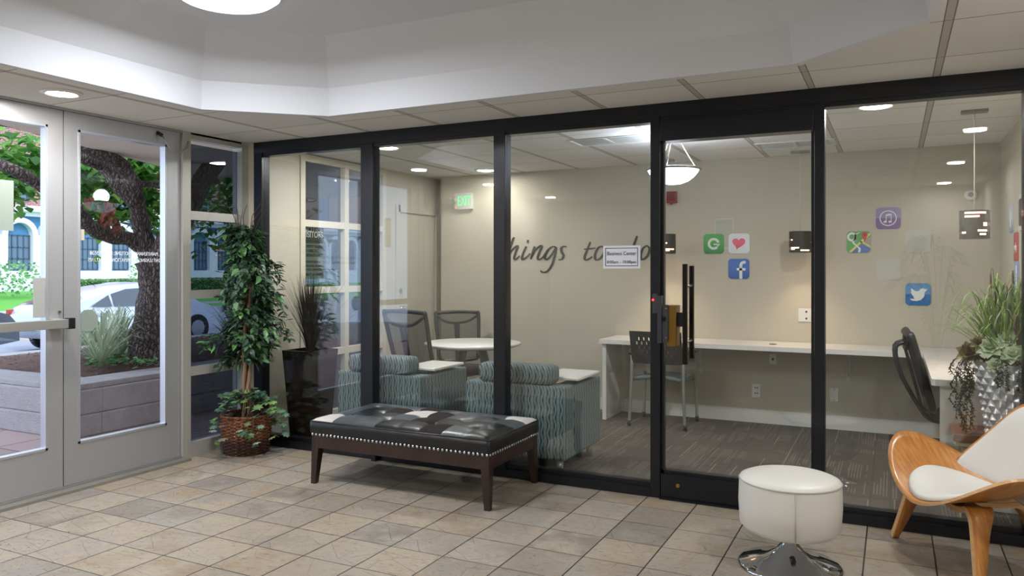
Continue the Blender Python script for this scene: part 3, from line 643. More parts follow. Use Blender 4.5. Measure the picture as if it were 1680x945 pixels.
t = icon(1408.5, 397, 'map icon with a white g and red pin', M('map_green', '#57a85e', .5))
flat([(-.06, -.091), (.075, -.091), (.09, -.07), (.09, -.045), (.0, -.015)], -.0045, -.002).done('map_water', M('map_blue', '#4f6fb8', .5), t)
flat([(.0, -.01), (.09, .04), (.092, -.035), (.02, -.01)], -.0045, -.002).done('map_land', M('map_grey', '#a89c90', .5), t)
flat([(-.078, -.088), (-.058, -.091), (.092, .06), (.092, .078), (.07, .065)], -.005, -.002).poly([(x, -.005, z) for x, z in [(.01, .0), (.092, -.052), (.092, -.034), (.02, .008)]], (0, .003, 0)).done('map_road', M('map_yellow', '#dcd67a', .5), t)
b = strip(*arc(-.052, .045, .030, 0, 360, .018, 30)); b2 = [(-.018, .082), (-.014, .05), (-.05, .005), (-.02, -.03), (.012, -.06), (.006, -.088)]; 
pw = smooth_path([(x, 0, z) for x, z in [(.005, .08), (-.022, .062), (-.028, .02), (-.044, .0), (-.018, -.03), (.008, -.058), (.004, -.09)]], 5)
strip([(p_.x+.009, p_.z) for p_ in pw], [(p_.x-.009, p_.z) for p_ in pw], b=b); b.done('letter_g', wv, t)
flat([(.048+.024*math.cos(math.radians(a)), .06+.026*math.sin(math.radians(a))) for a in range(-20, 201, 15)]+[(.048, .0)], -.0075, -.003).done('map_pin', M('pin_red', '#c23b34', .5), t)
flat([(.048+.008*math.cos(a), .06+.009*math.sin(a)) for a in [2*PI*i/14 for i in range(14)]], -.009, -.0075).done('pin_dot', M('pin_dark', '#5a1c1a', .5), t)
t = icon(1506, 483, 'blue square icon with a white bird', gradmat('icon_sky', '#5a90c4', '#1f6aac', True))
bird = [(-.06, -.036), (-.045, -.052), (-.01, -.056), (.022, -.045), (.045, -.018), (.05, .018), (.058, .03), (.072, .036), (.06, .038), (.069, .05), (.052, .044), (.036, .052), (.016, .044), (.006, .026), (-.02, .028), (-.048, .050), (-.053, .036), (-.046, .022), (-.055, .018), (-.043, .0), (-.046, -.004), (-.03, -.018), (-.036, -.024), (-.022, -.032), (-.04, -.038)]
flat(bird, -.0055, -.0025).done('bird', wv, t)
for u, v, lb in ((1505, 396, 'blank pale square decal above and right of the map icon'), (1458, 441, 'blank pale square decal between the map and bird icons')):
    icon(u, v, lb, M('faded_decal', '#bcbcb2', .4))
# east wall decals
def eicon(u, v, label, m_, hh=.2):
    p_ = onX(u, v, RX-.004); t = thing('app_icon_decal', label, 'decal', (RX-.004, p_.y, p_.z), -PI/2, 'app icon decals on the side wall'); return t, flat(rrect(.2, hh, .03), -.003, .003).done('icon_panel', m_, t)
t, _ = eicon(1659, 359, 'pale blue side wall decal with a white check stroke', gradmat('icon_paleblue', '#b8c4cc', '#7f94b8')); flat([(-.05, .06), (-.02, .06), (.0, -.02), (.04, .06), (.06, .06), (.01, -.06), (-.01, -.06)], -.0055, -.0025).done('check_mark', wv, t)
t, _ = eicon(1667, 405, 'red side wall decal with white script', M('decal_red', '#b4453e', .5)); text('text_line', 'yelp', .075, wv, t, Matrix.Rotation(PI/2, 4, 'X') @ Matrix.Translation((0, 0, .005)))
t, _ = eicon(1668, 452, 'blue side wall decal half behind the grass plant', gradmat('icon_blueside', '#8f9fc0', '#5a78b4')); flat([(-.01, -.09), (.02, -.09), (.02, .07), (-.01, .07)], -.0055, -.0025).done('letter_stroke', wv, t)
t, _ = eicon(1675.5, 348, 'white framed side wall decal at the frame edge', M('decal_frame', '#c8ccd0', .5), .24); flat(rrect(.15, .18, .02), -.0055, -.0025).done('inner_panel', M('decal_dark', '#3c424a', .5), t)

red = M('alarm_red', '#8a2520', .45)
p_ = onY(1102, 324, BY); t = thing('fire_alarm', 'red square fire alarm strobe on the rear wall', 'fire alarm', (p_.x, BY, p_.z)); B().box(-.055, .055, -.045, 0, -.055, .055, .006).done('housing', red, t); B().box(-.035, .04, -.052, -.044, -.03, .042, .004).done('grille', M('alarm_dark_red', '#6e1c1a', .4), t); B().tube([(0, -.03, -.055), (0, -.03, -.072)], .012, 10).done('test_stub', red, t)
p_ = onY(1086, 326, BY); t = thing('fire_alarm_bell', 'small red round sounder beside the square alarm', 'fire alarm', (p_.x, BY, p_.z)); B().tube([(0, 0, 0), (0, -.035, 0), (0, -.05, 0)], [.04, .038, .02], 20).done('bell', red, t)
# exit sign
p_ = onY(762, 331, BY); t = thing('exit_sign', 'green lit exit sign with emergency heads near the rear corner', 'exit sign', (p_.x, BY, p_.z))
B().box(-.10, .115, -.045, 0, -.085, .09, .006).done('sign_body', M('sign_white', '#c4c6bc', .4), t)
text('text_line', 'EXIT', .11, M('exit_green', '#4fd68a', .5, emit='#35d47c', es=1.1), t, Matrix.Translation((.02, -.047, .0)) @ Matrix.Rotation(PI/2, 4, 'X') @ Matrix.Diagonal((.72, 1.35, 1, 1)))
for sx in (-.13, -.085):
    B().tube([(sx, -.03, .02), (sx-.01, -.09, .0)], [.02, .032], 16).done('emergency_lamp', M('lamp_grey', '#aeb0a8', .3), t)
B().sph((-.085, -.047, -.06), .006).done('indicator_light', M('orange_led', '#ff7040', .3, emit='#ff5020', es=4), t)
# plates and outlets
outl = M('outlet_white', '#dadbd8', .4); dk = M('slot_dark', '#2a2a2a', .5)
def plate(u, v, w_, h_, label, holes, y=BY):
    p_ = onY(u, v, y); t = thing('wall_plate', label, 'outlet', (p_.x, y, p_.z), 0, 'plates on the rear wall'); B().box(-w_/2, w_/2, -.007, 0, -h_/2, h_/2, .002).done('cover_plate', outl, t)
    for hx, hz, r_ in holes: B().tube([(hx, -.007, hz), (hx, -.009, hz)], r_, 10).done('socket', dk, t)
plate(1241, 641, .078, .125, 'double outlet on the rear wall above the baseboard below the desk', [(-.008, .028, .006), (.01, .028, .006), (-.008, -.022, .006), (.01, -.022, .006)])
plate(1368.5, 648, .07, .115, 'blank plate on the rear wall just right of the black mullion', [(0, .045, .004), (0, -.045, .004)])
plate(1268, 589, .06, .09, 'cable outlet just under the desk top', [(0, 0, .012)])
plate(1323, 517, .135, .115, 'wide white plate with two dark screws above the desk', [(.0, .03, .009), (.0, -.03, .009)])
p_ = onY(1592, 320, BY); t = thing('wall_detector', 'round white detector high on the rear wall near the corner', 'detector', (p_.x, BY, p_.z)); B().tube([(0, 0, 0), (0, -.03, 0), (0, -.045, 0)], [.045, .045, .03], 24).done('housing', outl, t); B().tube([(0, -.045, 0), (0, -.048, 0)], .02, 16).done('sensor', M('sensor_grey', '#8f9088', .4), t)
p_ = onY(1188, 385, BY); t = thing('framed_notice', 'faint white framed notice behind the green icon', 'notice', (p_.x, BY, p_.z))
B().box(-.085, .085, -.003, 0, -.13, .15).done('frame', M('frame_grey', '#c4c4bc', .5), t); B().box(-.075, .075, -.005, -.002, -.12, .138).done('paper', M('paper_grey', '#b4b4a8', .6), t)
# paper sign on the glass
SG = thing('opening_hours_sign', 'white paper sign with opening hours taped to the glass', 'sign', (0, 0, 0))
a_, c_ = onY(989.5, 440.5, PY-.006), onY(1050.5, 402.5, PY-.006); zc = (a_.z+c_.z)/2; xc = (a_.x+c_.x)/2; hw, hh_ = (c_.x-a_.x)/2, (c_.z-a_.z)/2
B().box(a_.x, c_.x, PY-.007, PY-.0045, a_.z, c_.z).done('paper', M('paper_white', '#dfe3ee', .6), SG)
b = B(); bw = .004
for q in ((a_.x+.015, c_.x-.015, c_.z-.018, c_.z-.018+bw), (a_.x+.015, c_.x-.015, a_.z+.015, a_.z+.015+bw), (a_.x+.015, a_.x+.015+bw, a_.z+.015, c_.z-.015), (c_.x-.019, c_.x-.015, a_.z+.015, c_.z-.015)): b.box(q[0], q[1], PY-.008, PY-.0065, q[2], q[3])
b.done('border', ink, SG)
def fit(body, size, m_, par, Mx, width): 
    t = text('text_line', body, size, m_, par, Matrix.Identity(4)); xs_ = [v_.co.x for v_ in t.data.vertices]; k_ = width/(max(xs_)-min(xs_)); t.data.transform(Mx @ Matrix.Diagonal((k_, 1, 1, 1)))
fit('Business Center', .034, ink, SG, FACE_Y(xc, PY-.008, zc+.022), hw*1.56); fit('8:00am - 10:00pm', .027, ink, SG, FACE_Y(xc, PY-.008, zc-.032), hw*1.56)

# ------------------------------------------------------------------ desk
D = thing('corner_desk', 'long white laminate desk running along the rear wall and turning right', 'desk')
dz = .748
b = B(); pts = [(-2.44, BY-.005), (-2.44, 6.72), (.20, 6.72), (.20, 5.17+.02), (.22, 5.17), (RX-.004, 5.17), (RX-.004, BY-.005)]
b.poly([(x, y, dz-.038) for x, y in pts], (0, 0, .038)); b.done('desk_top', whitegloss, D)
B().box(-2.42, -2.385, 6.76, BY-.02, .004, dz-.038).done('end_panel', whitegloss, D)
B().box(.245, RX-.02, 5.20, 5.235, .004, dz-.038).done('end_panel', whitegloss, D)
br = M('bracket_white', '#c9cbc8', .4)
for x in (-1.62, -.35):
    B().box(x-.015, x+.015, BY-.012, BY-.002, .43, dz-.038).box(x-.015, x+.015, BY-.30, BY-.01, dz-.05, dz-.038).tube([(x, BY-.01, .47), (x, BY-.26, dz-.045)], .006, 6).done('bracket', br, D)
p_ = onZ(1268, 565, dz); B().cyl((p_.x, min(p_.y, BY-.08)), .03, dz, dz+.004).done('cable_grommet', dk, D)

# ------------------------------------------------------------------ round table
T = thing('round_table', 'round white table with splayed grey legs behind the armchairs', 'table', (-3.36, 5.98, .004))
B().lathe([(.38, .705), (.43, .725), (.43, .738), (.425, .742), (.001, .742)], 56).done('tabletop', whitegloss, T)
gl = M('grey_leg_metal', '#8c9194', .35, .4)
B().cyl((0, 0), .13, .68, .706, 24).done('mounting_plate', gl, T)
for i in range(4):
    a = PI/4+i*PI/2+.61; c_, s_ = math.cos(a), math.sin(a)
    b = B(); b.ribbon([(c_*.12, s_*.12, .69), (c_*.22, s_*.22, .35), (c_*.31, s_*.31, 0)], [.06, .045, .035], (-s_, c_, 0), .03); b.done('leg', gl, T)

# ------------------------------------------------------------------ chairs
blkp = M('black_chair_plastic', '#15171b', .45); seatf = M('burgundy_black_upholstery', '#2a2024', .8, nz=.1, nzs=300)
k = NT('chair_mesh'); k.base(hexc('#26262a'), .7)
tr = k.n('ShaderNodeBsdfTransparent'); mx = k.n('ShaderNodeMixShader'); mx.inputs[0].default_value = .38
k.t.links.new(k.b.outputs[0], mx.inputs[1]); k.t.links.new(tr.outputs[0], mx.inputs[2]); k.t.links.new(mx.outputs[0], k.out.inputs[0]); MESHM = k.m
def task_chair(label, loc, rz, arms=False, group=None):   # faces +Y in its own frame
    t = thing('mesh_task_chair', label, 'chair', loc, rz, group)
    H0, H1 = .53, 1.03
    def bk(x, z): return Vector((x, -.24-.13*(z-H0)/(H1-H0)-.03*math.cos(x*5), z))
    w0, w1 = .20, .235
    loop = [bk(-w0, H0), bk(-w1+.01, H0+.25), bk(-w1, H1-.02), bk(-w1+.03, H1), bk(0, H1+.008), bk(w1-.03, H1), bk(w1, H1-.02), bk(w1-.01, H0+.25), bk(w0, H0), bk(0, H0-.02), bk(-w0, H0)]
    b = B(); b.ribbon(smooth_path(loop[:5]+loop[5:9], 4), [.045]*(8*4+1), (1, 0, 0), .022) if False else b.tube(smooth_path(loop, 4), .025 if arms else .019, 8)
    b.done('back_frame', blkp, t)
    b = B(); b.grid(lambda a, c: bk((a*2-1)*(w0+(w1-w0)*c), H0+(H1-H0)*c), 8, 8); b.done('mesh_back', MESHM, t)
    b = B(); b.tube(smooth_path([bk(-w1, H1-.03)+Vector((0, -.015, 0)), bk(-.1, H1-.105)+Vector((0, -.03, 0)), bk(.1, H1-.105)+Vector((0, -.03, 0)), bk(w1, H1-.03)+Vector((0, -.015, 0))], 4), .014, 8)
    if arms:
        for sx in (-.07, .07): b.tube(smooth_path([bk(sx, H1-.06), bk(sx, H1-.10)+Vector((0, -.09, 0)), bk(sx, .75)+Vector((0, -.11, 0)), (sx, -.33, .52), (sx, -.24, .41), (sx*.5, -.05, .40)], 4), .014, 8)
    b.ribbon([bk(0, H1-.11)+Vector((0, -.03, 0)), bk(0, .75)+Vector((0, -.035, 0)), bk(0, .5)+Vector((0, -.04, 0)), (0, -.22, .43), (0, -.1, .40)], [.06, .05, .06, .06, .06], (1, 0, 0), .02); b.done('back_spine', blkp, t)
    b = B(); b.lathe([(.001, .41), (.2, .41), (.235, .435), (.24, .46), (.22, .485), (.15, .495), (.001, .49)], 28, cap=False); o = b.done('seat', seatf, t)
    for v_ in o.data.vertices: v_.co.x *= 1.02; v_.co.y = v_.co.y*1.02+.02
    b = B(); b.cyl((0, 0), .10, .385, .412, 16).cyl((0, 0), .028, .09, .39, 16).cyl((0, 0), .04, .08, .20, 16); b.done('gas_column', blkp, t)
    for i in range(5):
        a = 2*PI*i/5+.3; c_, s_ = math.cos(a), math.sin(a)
        l = B(); l.ribbon([(0.02*c_, .02*s_, .11), (.15*c_, .15*s_, .10), (.27*c_, .27*s_, .075)], [.05, .04, .03], (-s_, c_, 0), .025); lo_ = l.done('base_leg', blkp, t)
        B().tube([(.27*c_-s_*.022, .27*s_+c_*.022, .028), (.27*c_+s_*.022, .27*s_-c_*.022, .028)], .028, 14).done('caster', blkp, lo_)
    if arms:
        for sx in (-1, 1):
            b = B(); b.tube(smooth_path([(sx*.2, -.02, .42), (sx*.27, -.04, .45), (sx*.285, -.06, .55), (sx*.28, -.03, .665)], 4), .018, 8); b.box(sx*.28-.04, sx*.28+.04, -.13, .14, .665, .69, .01); b.done('armrest', blkp, t)
    return t
ca = task_chair('black mesh task chair in front of the round table, back to the glass', (-3.70, 5.80, .004), 0, group='mesh task chairs at the round table')
def face(x, y, tx_, ty_): return math.atan2(ty_-y, tx_-x)-PI/2
ca.rotation_euler.z = -.16; ca.location = (-3.63, 5.77, .004)
cb_ = dup(ca, (-3.76, 6.53, .004), math.radians(222), 'black mesh task chair on the far side of the round table'); cb_.scale = (.95, .95, .92)
oc = task_chair('black mesh office chair with armrests tucked in at the desk return', (.47, 5.93, .004), -PI/2+.05, True); oc.scale = (1, 1, .93)
# visitor chair
V = thing('visitor_chair', 'black perforated visitor chair with silver legs at the rear desk', 'chair', (-1.86, 6.83, .004), 0)
sil = M('silver_tube', '#a9adae', .3, .6)
def vb(x, z): return Vector((x, -.20-.10*(z-.5)/.34+.28*x*x*1.6-.02, z))
b = B(); nx_, nz_ = 40, 22
for i in range(nx_):
    for j in range(nz_):
        hole = 5 <= j <= 17 and (i % 2 == 1) and (i//2+j//3) % 2 == 0 and j % 3 != 0 and 4 < i < 36
        if hole: continue
        x0, x1 = -.23+.46*i/nx_, -.23+.46*(i+1)/nx_; z0, z1 = .56+.29*j/nz_, .56+.29*(j+1)/nz_
        q = [vb(x0, z0), vb(x1, z0), vb(x1, z1), vb(x0, z1)]; b.poly(q, (0, .008, 0))
b.done('backrest', blkp, V)
b = B(); b.grid(lambda a, c: Vector(((a*2-1)*.23, -.2+c*.42, .445+.015*math.cos((a*2-1)*2.4)-.02*c*c)), 12, 10); o = b.done('seat_pad', M('grey_green_seat', '#5c6a68', .6), V); md = o.modifiers.new('s', 'SOLIDIFY'); md.thickness = .035
for sx in (-1, 1):
    b = B(); b.tube(smooth_path([(sx*.25, -.235, 0), (sx*.235, -.23, .3), (sx*.232, -.215, .55), (sx*.235, -.20, .645)], 4), .013, 10); l_ = b.done('leg', sil, V); B().cyl((sx*.2505, -.235), .017, 0, .05, 10).done('leg_tip', blkp, l_)
    b = B(); b.tube(smooth_path([(sx*.25, .215, 0), (sx*.24, .22, .3), (sx*.225, .18, .43), (sx*.2, .0, .435)], 4), .013, 10); l_ = b.done('leg', sil, V); B().cyl((sx*.2505, .215), .017, 0, .05, 10).done('leg_tip', blkp, l_)
    b = B(); b.tube(smooth_path([(sx*.235, -.235, .64), (sx*.26, -.15, .665), (sx*.265, .03, .66), (sx*.262, .08, .65)], 4), .020, 8, flat=.6); b.done('armrest', blkp, V)
b = B().tube([(-.21, -.1, .42), (.21, -.1, .42)], .012, 8).tube([(-.2, .1, .42), (.2, .1, .42)], .012, 8); b.done('seat_frame', sil, V)

# ------------------------------------------------------------------ teal armchairs (seen from behind)
fab = MATS['fabric']
AC = thing('tablet_armchair', 'teal striped armchair with white tablet arm, behind the left end of the bench', 'armchair', (-3.515, 4.78, .004), 0, 'teal tablet armchairs')
W = .385
B().box(-W, W, 0, .17, .10, .60, .02).done('backrest', fab, AC)
for sx in (-1, 1): B().box(sx*W-(.14 if sx > 0 else 0), sx*W+(.14 if sx < 0 else 0), .165, .70, .10, .595, .02).done('armrest', fab, AC)
B().box(-W+.142, W-.142, .17, .68, .10, .30, .015).done('seat_base', fab, AC)
B().box(-W+.143, W-.143, .172, .70, .302, .42, .03).done('seat_cushion', fab, AC)
B().box(-W+.10, W-.10, -.015, .17, .60, .735, .05).done('back_bolster', fab, AC)
o = B().box(-.15, .15, -.22, .22, 0, .022, .008).done('tablet_arm', whitegloss, AC, (W-.11, .36, .625), 0)
B().cyl((W-.08, .35), .02, .59, .625, 12).done('tablet_pivot', blkp, AC)
for sx in (-1, 1):
    for y in (.05, .62): B().cyl((sx*(W-.06), y), .022, 0, .10, 14, .026).done('leg', M('silver_tube', '', .3, .6), AC)
dup(AC, (-2.36, 4.78, .004), 0, 'teal striped armchair with white tablet arm, behind the right end of the bench')

# ------------------------------------------------------------------ patchwork bench
BN = thing('tufted_bench', 'black patchwork leather bench with silver nailheads and dark legs', 'bench', (-2.75, 4.255, 0))
hw_, hd_ = .655, .335
blkl = M('black_leather', '#16171a', .32, nz=.1, nzs=150); gryl = M('charcoal_leather', '#2c3034', .35, nz=.08, nzs=150); hid = M('dark_brown_hide', '#1c1211', .95, nz=.5, nzs=400); wh = M('white_hide', '#c4c0bc', .9, nz=.5, nzs=300); gw = M('grey_leather', '#4c5256', .3, nz=.08, nzs=150)
NPX, NPY = 8, 4; rr = random.Random(11); pm = [[rr.choice([0, 0, 1, 4, 4, 1]) for _ in range(NPY)] for _ in range(NPX)]
for (i, j), m_ in {(0, 0): 3, (NPX-1, NPY-1): 3, (4, 1): 2, (2, 2): 2, (3, 1): 4, (4, 2): 2, (5, 0): 2, (3, 3): 2, (7, 3): 3, (3, 2): 3, (1, 3): 4, (1, 1): 0, (0, 1): 4, (6, 0): 4, (7, 0): 0, (2, 1): 1, (6, 1): 0}.items(): pm[i][j] = m_
def ctop(a, c):
    x, y = (a*2-1)*hw_, (c*2-1)*hd_; e = min((1-abs(a*2-1))*hw_, (1-abs(c*2-1))*hd_)
    dip = 0
    for i in range(1, NPX):
        for j in range(1, NPY):
            if (i+j) % 2: continue
            dx_, dy_ = x-(i/NPX*2-1)*hw_, y-(j/NPY*2-1)*hd_; dip = max(dip, math.exp(-(dx_*dx_+dy_*dy_)/.0016))
    seam = min(abs((a*NPX+.5) % 1-.5)*2*hw_/NPX, abs((c*NPY+.5) % 1-.5)*2*hd_/NPY)
    z = .412+.028*min(1, e/.12)**.5-.022*dip-.003*math.exp(-seam/.006)
    return Vector((x, y, z))
b = B(); g_ = b.grid(ctop, NPX*8, NPY*8, True, lambda i, j: pm[i//8][j//8])
ringv = [g_[i][0] for i in range(NPX*8+1)]+[g_[-1][j] for j in range(1, NPY*8+1)]+[g_[i][-1] for i in range(NPX*8-1, -1, -1)]+[g_[0][j] for j in range(NPY*8-1, 0, -1)]
prev = ringv
for off_, z in ((.008, .402), (.010, .37), (.008, .335), (0, .315)):
    cur = []
    for v_ in ringv:
        x, y = v_.co.x, v_.co.y; cur.append(b.bm.verts.new((x*(1+off_/hw_), y*(1+off_/hd_), z+.002*math.sin(x*40+y*30))))
    for i in range(len(cur)): b._f([prev[i], prev[(i+1) % len(cur)], cur[(i+1) % len(cur)], cur[i]], True, 0)
    prev = cur
b._f(prev, False, 0); b.done('cushion', [blkl, gryl, hid, wh, gw], BN)
rim = [(x, y) for x, y in ((-hw_, -hd_), (hw_, -hd_), (hw_, hd_), (-hw_, hd_), (-hw_, -hd_))]
B().tube([(x*1.008, y*1.012, .406) for x, y in rim], .006, 8).done('piping', blkl, BN)
b = B(); e = .02
b.box(-hw_, hw_, -hd_, -hd_+e, .235, .322).box(-hw_, hw_, hd_-e, hd_, .235, .322).box(-hw_, -hw_+e, -hd_+e, hd_-e, .235, .322).box(hw_-e, hw_, -hd_+e, hd_-e, .235, .322); b.done('apron', DARKW, BN)
b = B()
def nail(x, y, nx, ny):
    b.sph((x, y, .322), .0095, 8, 5, (1 if not nx else .6, 1 if not ny else .6, 1))
for i in range(44): nail(-hw_+.01+i*(2*hw_-.02)/43, -hd_-.005, 0, 1); nail(-hw_+.01+i*(2*hw_-.02)/43, hd_+.005, 0, 1)
for i in range(22): nail(hw_+.005, -hd_+.01+i*(2*hd_-.02)/21, 1, 0); nail(-hw_-.005, -hd_+.01+i*(2*hd_-.02)/21, 1, 0)
b.done('nailhead_trim', M('silver_nailhead', '#c9ccd0', .2, 1), BN, smooth=True)
for sx in (-1, 1):
    for sy in (-1, 1):
        x, y = sx*(hw_-.03), sy*(hd_-.03); b = B(); r0 = [(x+a*.03, y+c*.03, .3) for a, c in ((-1, -1), (1, -1), (1, 1), (-1, 1))]
        x2, y2 = sx*(hw_-.012), sy*(hd_-.012); r1 = [(x2+a*.017, y2+c*.017, 0) for a, c in ((-1, -1), (1, -1), (1, 1), (-1, 1))]
        A_ = [b.bm.verts.new(q) for q in r0]; C_ = [b.bm.verts.new(q) for q in r1]; b._f(A_); b._f(C_[::-1])
        for i in range(4): b._f([A_[i], A_[(i+1) % 4], C_[(i+1) % 4], C_[i]])
        b.done('leg', DARKW, BN)

# ------------------------------------------------------------------ white ottoman on a chrome foot
O = thing('swivel_ottoman', 'round white leather ottoman on a chrome trumpet base', 'ottoman', (-.44, 3.83, 0))
wl_ = M('white_leather', '#dad9d4', .42, nz=.12, nzs=60)
B().lathe([(.001, .165), (.17, .165), (.205, .175), (.226, .20), (.232, .30), (.23, .38), (.228, .405)], 64, cap=False).done('side_cover', wl_, O)
B().lathe([(.229, .404), (.224, .415), (.20, .425), (.12, .433), (.001, .436)], 64, cap=False).done('cushion_top', wl_, O)
B().lathe([(.228, .402), (.2325, .406), (.228, .41)], 64, cap=False).tube([(.232*math.cos(-1.35), .232*math.sin(-1.35), z) for z in (.19, .30, .40)], .0025, 6).done('seam', M('seam_grey', '#b4b2aa', .6), O)
chrome = M('chrome', '#c9ccd2', .06, 1)
B().lathe([(.235, 0), (.238, .006), (.225, .014), (.17, .026), (.11, .046), (.065, .075), (.038, .11), (.032, .14)], 64).done('trumpet_base', chrome, O)
B().cyl((0, 0), .03, .138, .168, 24).done('swivel_collar', blkp, O)
B().tube([(.02, -.075, .062), (.03, -.105, .058)], [.014, .011], 12).done('release_knob', M('black_plastic', '', .4), O)

# ------------------------------------------------------------------ shell chair
SC = thing('shell_lounge_chair', 'three legged plywood shell chair with white cushions by the glass', 'lounge chair', (.37, 4.25, 0))
SC.rotation_euler.z = math.atan2(-.895, .446)   # own +X runs along the front edge towards the camera, own +Y points to the rear
def seatz(x, y): return .335+.20*abs(x/.47)**2.0+.06*max(0, y/.25)**2-.03*max(0, -y/.24)**2*(1-abs(x/.47))
def seat(r_, th):
    c_, s_ = math.cos(th), math.sin(th); x = .47*r_*c_; y = (.25 if s_ > 0 else .24)*r_*s_
    return Vector((x, y-.09-.03*abs(x/.47)**2, seatz(x, y)))
def shell(fn, th_, nr=14, nt=72, inner=0):
    b = B(); topv, botv = [], []
    def nrm(r_, t_):
        e_ = .01; a = fn(min(1, r_+e_), t_)-fn(max(0.001, r_-e_), t_); c = fn(r_, t_+e_)-fn(r_, t_-e_); q = a.cross(c); return q.normalized() if q.length > 1e-9 else Vector((0, 0, 1))
    for k_ in range(1, nr+1):
        r_ = k_/nr; topv.append([b.bm.verts.new(fn(r_, 2*PI*j/nt)) for j in range(nt)]); botv.append([b.bm.verts.new(fn(r_, 2*PI*j/nt)-nrm(r_, 2*PI*j/nt)*th_) for j in range(nt)])
    ct = b.bm.verts.new(fn(0.0001, 0)); cb = b.bm.verts.new(fn(.0001, 0)-nrm(.07, 0)*th_)
    for L_, c0 in ((topv, ct), (botv, cb)):
        for j in range(nt): b._f([c0, L_[0][j], L_[0][(j+1) % nt]], True, 0)
        for q, w2 in zip(L_, L_[1:]):
            for j in range(nt): b._f([q[j], q[(j+1) % nt], w2[(j+1) % nt], w2[j]], True, 0)
    for j in range(nt): b._f([topv[-1][j], topv[-1][(j+1) % nt], botv[-1][(j+1) % nt], botv[-1][j]], False, 1)
    return b
shell(seat, .013).done('seat_shell', [OAK, PLY], SC)
def pad(r_, th): x, y = .26*r_*math.cos(th), .19*r_*math.sin(th)-.025; return Vector((x, y-.09, seatz(x, y)+.032*(1-r_**6)**.5+.003))
shell(pad, .004, 16).done('seat_cushion', [wl_, wl_], SC)
half = [(.0, .755), (.06, .745), (.125, .69), (.20, .58), (.262, .48), (.290, .42), (.285, .375), (.24, .345), (.13, .33), (0, .325)]
oute = [(x, z) for x, z in half]+[(-x, z) for x, z in half[-2:0:-1]]
ol = smooth_path([(x, 0, z) for x, z in oute+[oute[0]]], 4)[:-1]; NB = len(ol)
def backf(r_, th, sc=1):
    f = (th/(2*PI)*NB) % NB; a = int(f); q = ol[a].lerp(ol[(a+1) % NB], f-a); x = q.x*r_*sc; z = .48+(q.z-.48)*r_*sc
    return Vector((x, .15+.30*(z-.40)-1.25*x*x, z))
shell(backf, .012, 14, NB).done('back_shell', [OAK, PLY], SC)
def bpad(r_, th): q = backf(r_, th, .965); return q+Vector((0, -.006-.030*(1-r_**6)**.5, .0))
shell(bpad, .004, 16, NB).done('back_cushion', [wl_, wl_], SC)
for sx in (-1, 1):
    b = B(); b.edge2 = True
    b.ribbon(smooth_path([(sx*.0, -.12, .300), (sx*.10, -.13, .298), (sx*.18, -.14, .315), (sx*.225, -.15, .325), (sx*.262, -.165, .30), (sx*.285, -.18, .24), (sx*.325, -.205, .12), (sx*.365, -.23, 0.006)], 5), [.115-.085*max(0, (i/35-.45))/.55 for i in range(36)], (.0, 1, .0), .026)
    b.done('front_leg', [OAK, PLY], SC)
b = B(); b.edge2 = True
b.ribbon(smooth_path([(0, -.12, .298), (0, .06, .292), (0, .15, .29), (0, .21, .24), (0, .26, .12), (0, .30, .006)], 5), [.10-.05*max(0, (i/25-.35))/.65 for i in range(26)], (1, 0, 0), .024); b.done('rear_leg', [OAK, PLY], SC)
b = B(); b.edge2 = True
b.ribbon(smooth_path([(0, .00, .31), (0, .12, .315), (0, .17, .37), (0, .19, .46), (0, .215, .55)], 5), [.09]*21, (1, 0, 0), .016); b.done('back_support', [OAK, PLY], SC)

# ------------------------------------------------------------------ side table and vase behind the right pane
ST = thing('side_table', 'low walnut topped side table behind the right pane', 'side table', (0, 0, .004))
B().box(.29, .72, 4.80, 5.13, .46, .50, .002).done('tabletop', WAL, ST)
B().box(.30, .71, 4.81, 5.12, .435, .46).done('table_rail', M('champagne_metal', '#b9b39c', .35, .5), ST)
b = B()
for x in (.33, .66): b.box(x, x+.03, 4.84, 4.87, 0, .435).box(x, x+.03, 5.06, 5.09, 0, .435).box(x, x+.03, 4.84, 5.09, 0, .025)
b.done('sled_base', M('champagne_metal', '', .35, .5), ST)
VX, VY, VZ = .565, 4.955, .505
VS = thing('diamond_vase', 'tall silver vase with a quilted diamond surface on the side table', 'vase', (VX, VY, VZ))
def dia(th, z, k_):
    p_ = th*7/(2*PI)*2+z*13; q_ = th*7/(2*PI)*2-z*13
    tri = lambda q: 1-abs((q % 1)*2-1)
    return .016*min(tri(p_), tri(q_))*1.6
b = B(); prof = [(.098+.058*(z/.385)**1.2, z) for z in [.385*i/110 for i in range(111)]]; b.lathe(prof, 168, fn=dia, cap=False)
b.lathe([(.098, 0), (.001, .0)], 48, cap=False); b.lathe([(.156, .385), (.15, .388), (.14, .36), (.001, .355)], 48, cap=False)
b.done('vase_body', M('brushed_silver', '#e2e4e8', .28, .55), VS)
PL = thing('artificial_plant', 'tall green grass with pale succulents growing out of the silver vase', 'plant', (VX, VY, VZ+.37))
b = B(); b2 = B(); rr = random.Random(5)
def arcblade(b, base, az, L, h, w_, droop):
    pts = []
    for i in range(8):
        f = i/7; r_ = L*f; z = h*math.sin(min(PI*.5*(1+droop), PI*.5*(1+droop)*f)) if droop > 0 else h*f**.8
        pts.append(Vector(base)+Vector((math.cos(az)*r_, math.sin(az)*r_, z)))
    b.blade(pts, w_)
def okb(az, L): # keep blades inside the room: glass at south, wall at east
    y = VY+math.sin(az)*L; x = VX+math.cos(az)*L; return y > PY+.03 and x < RX-.02
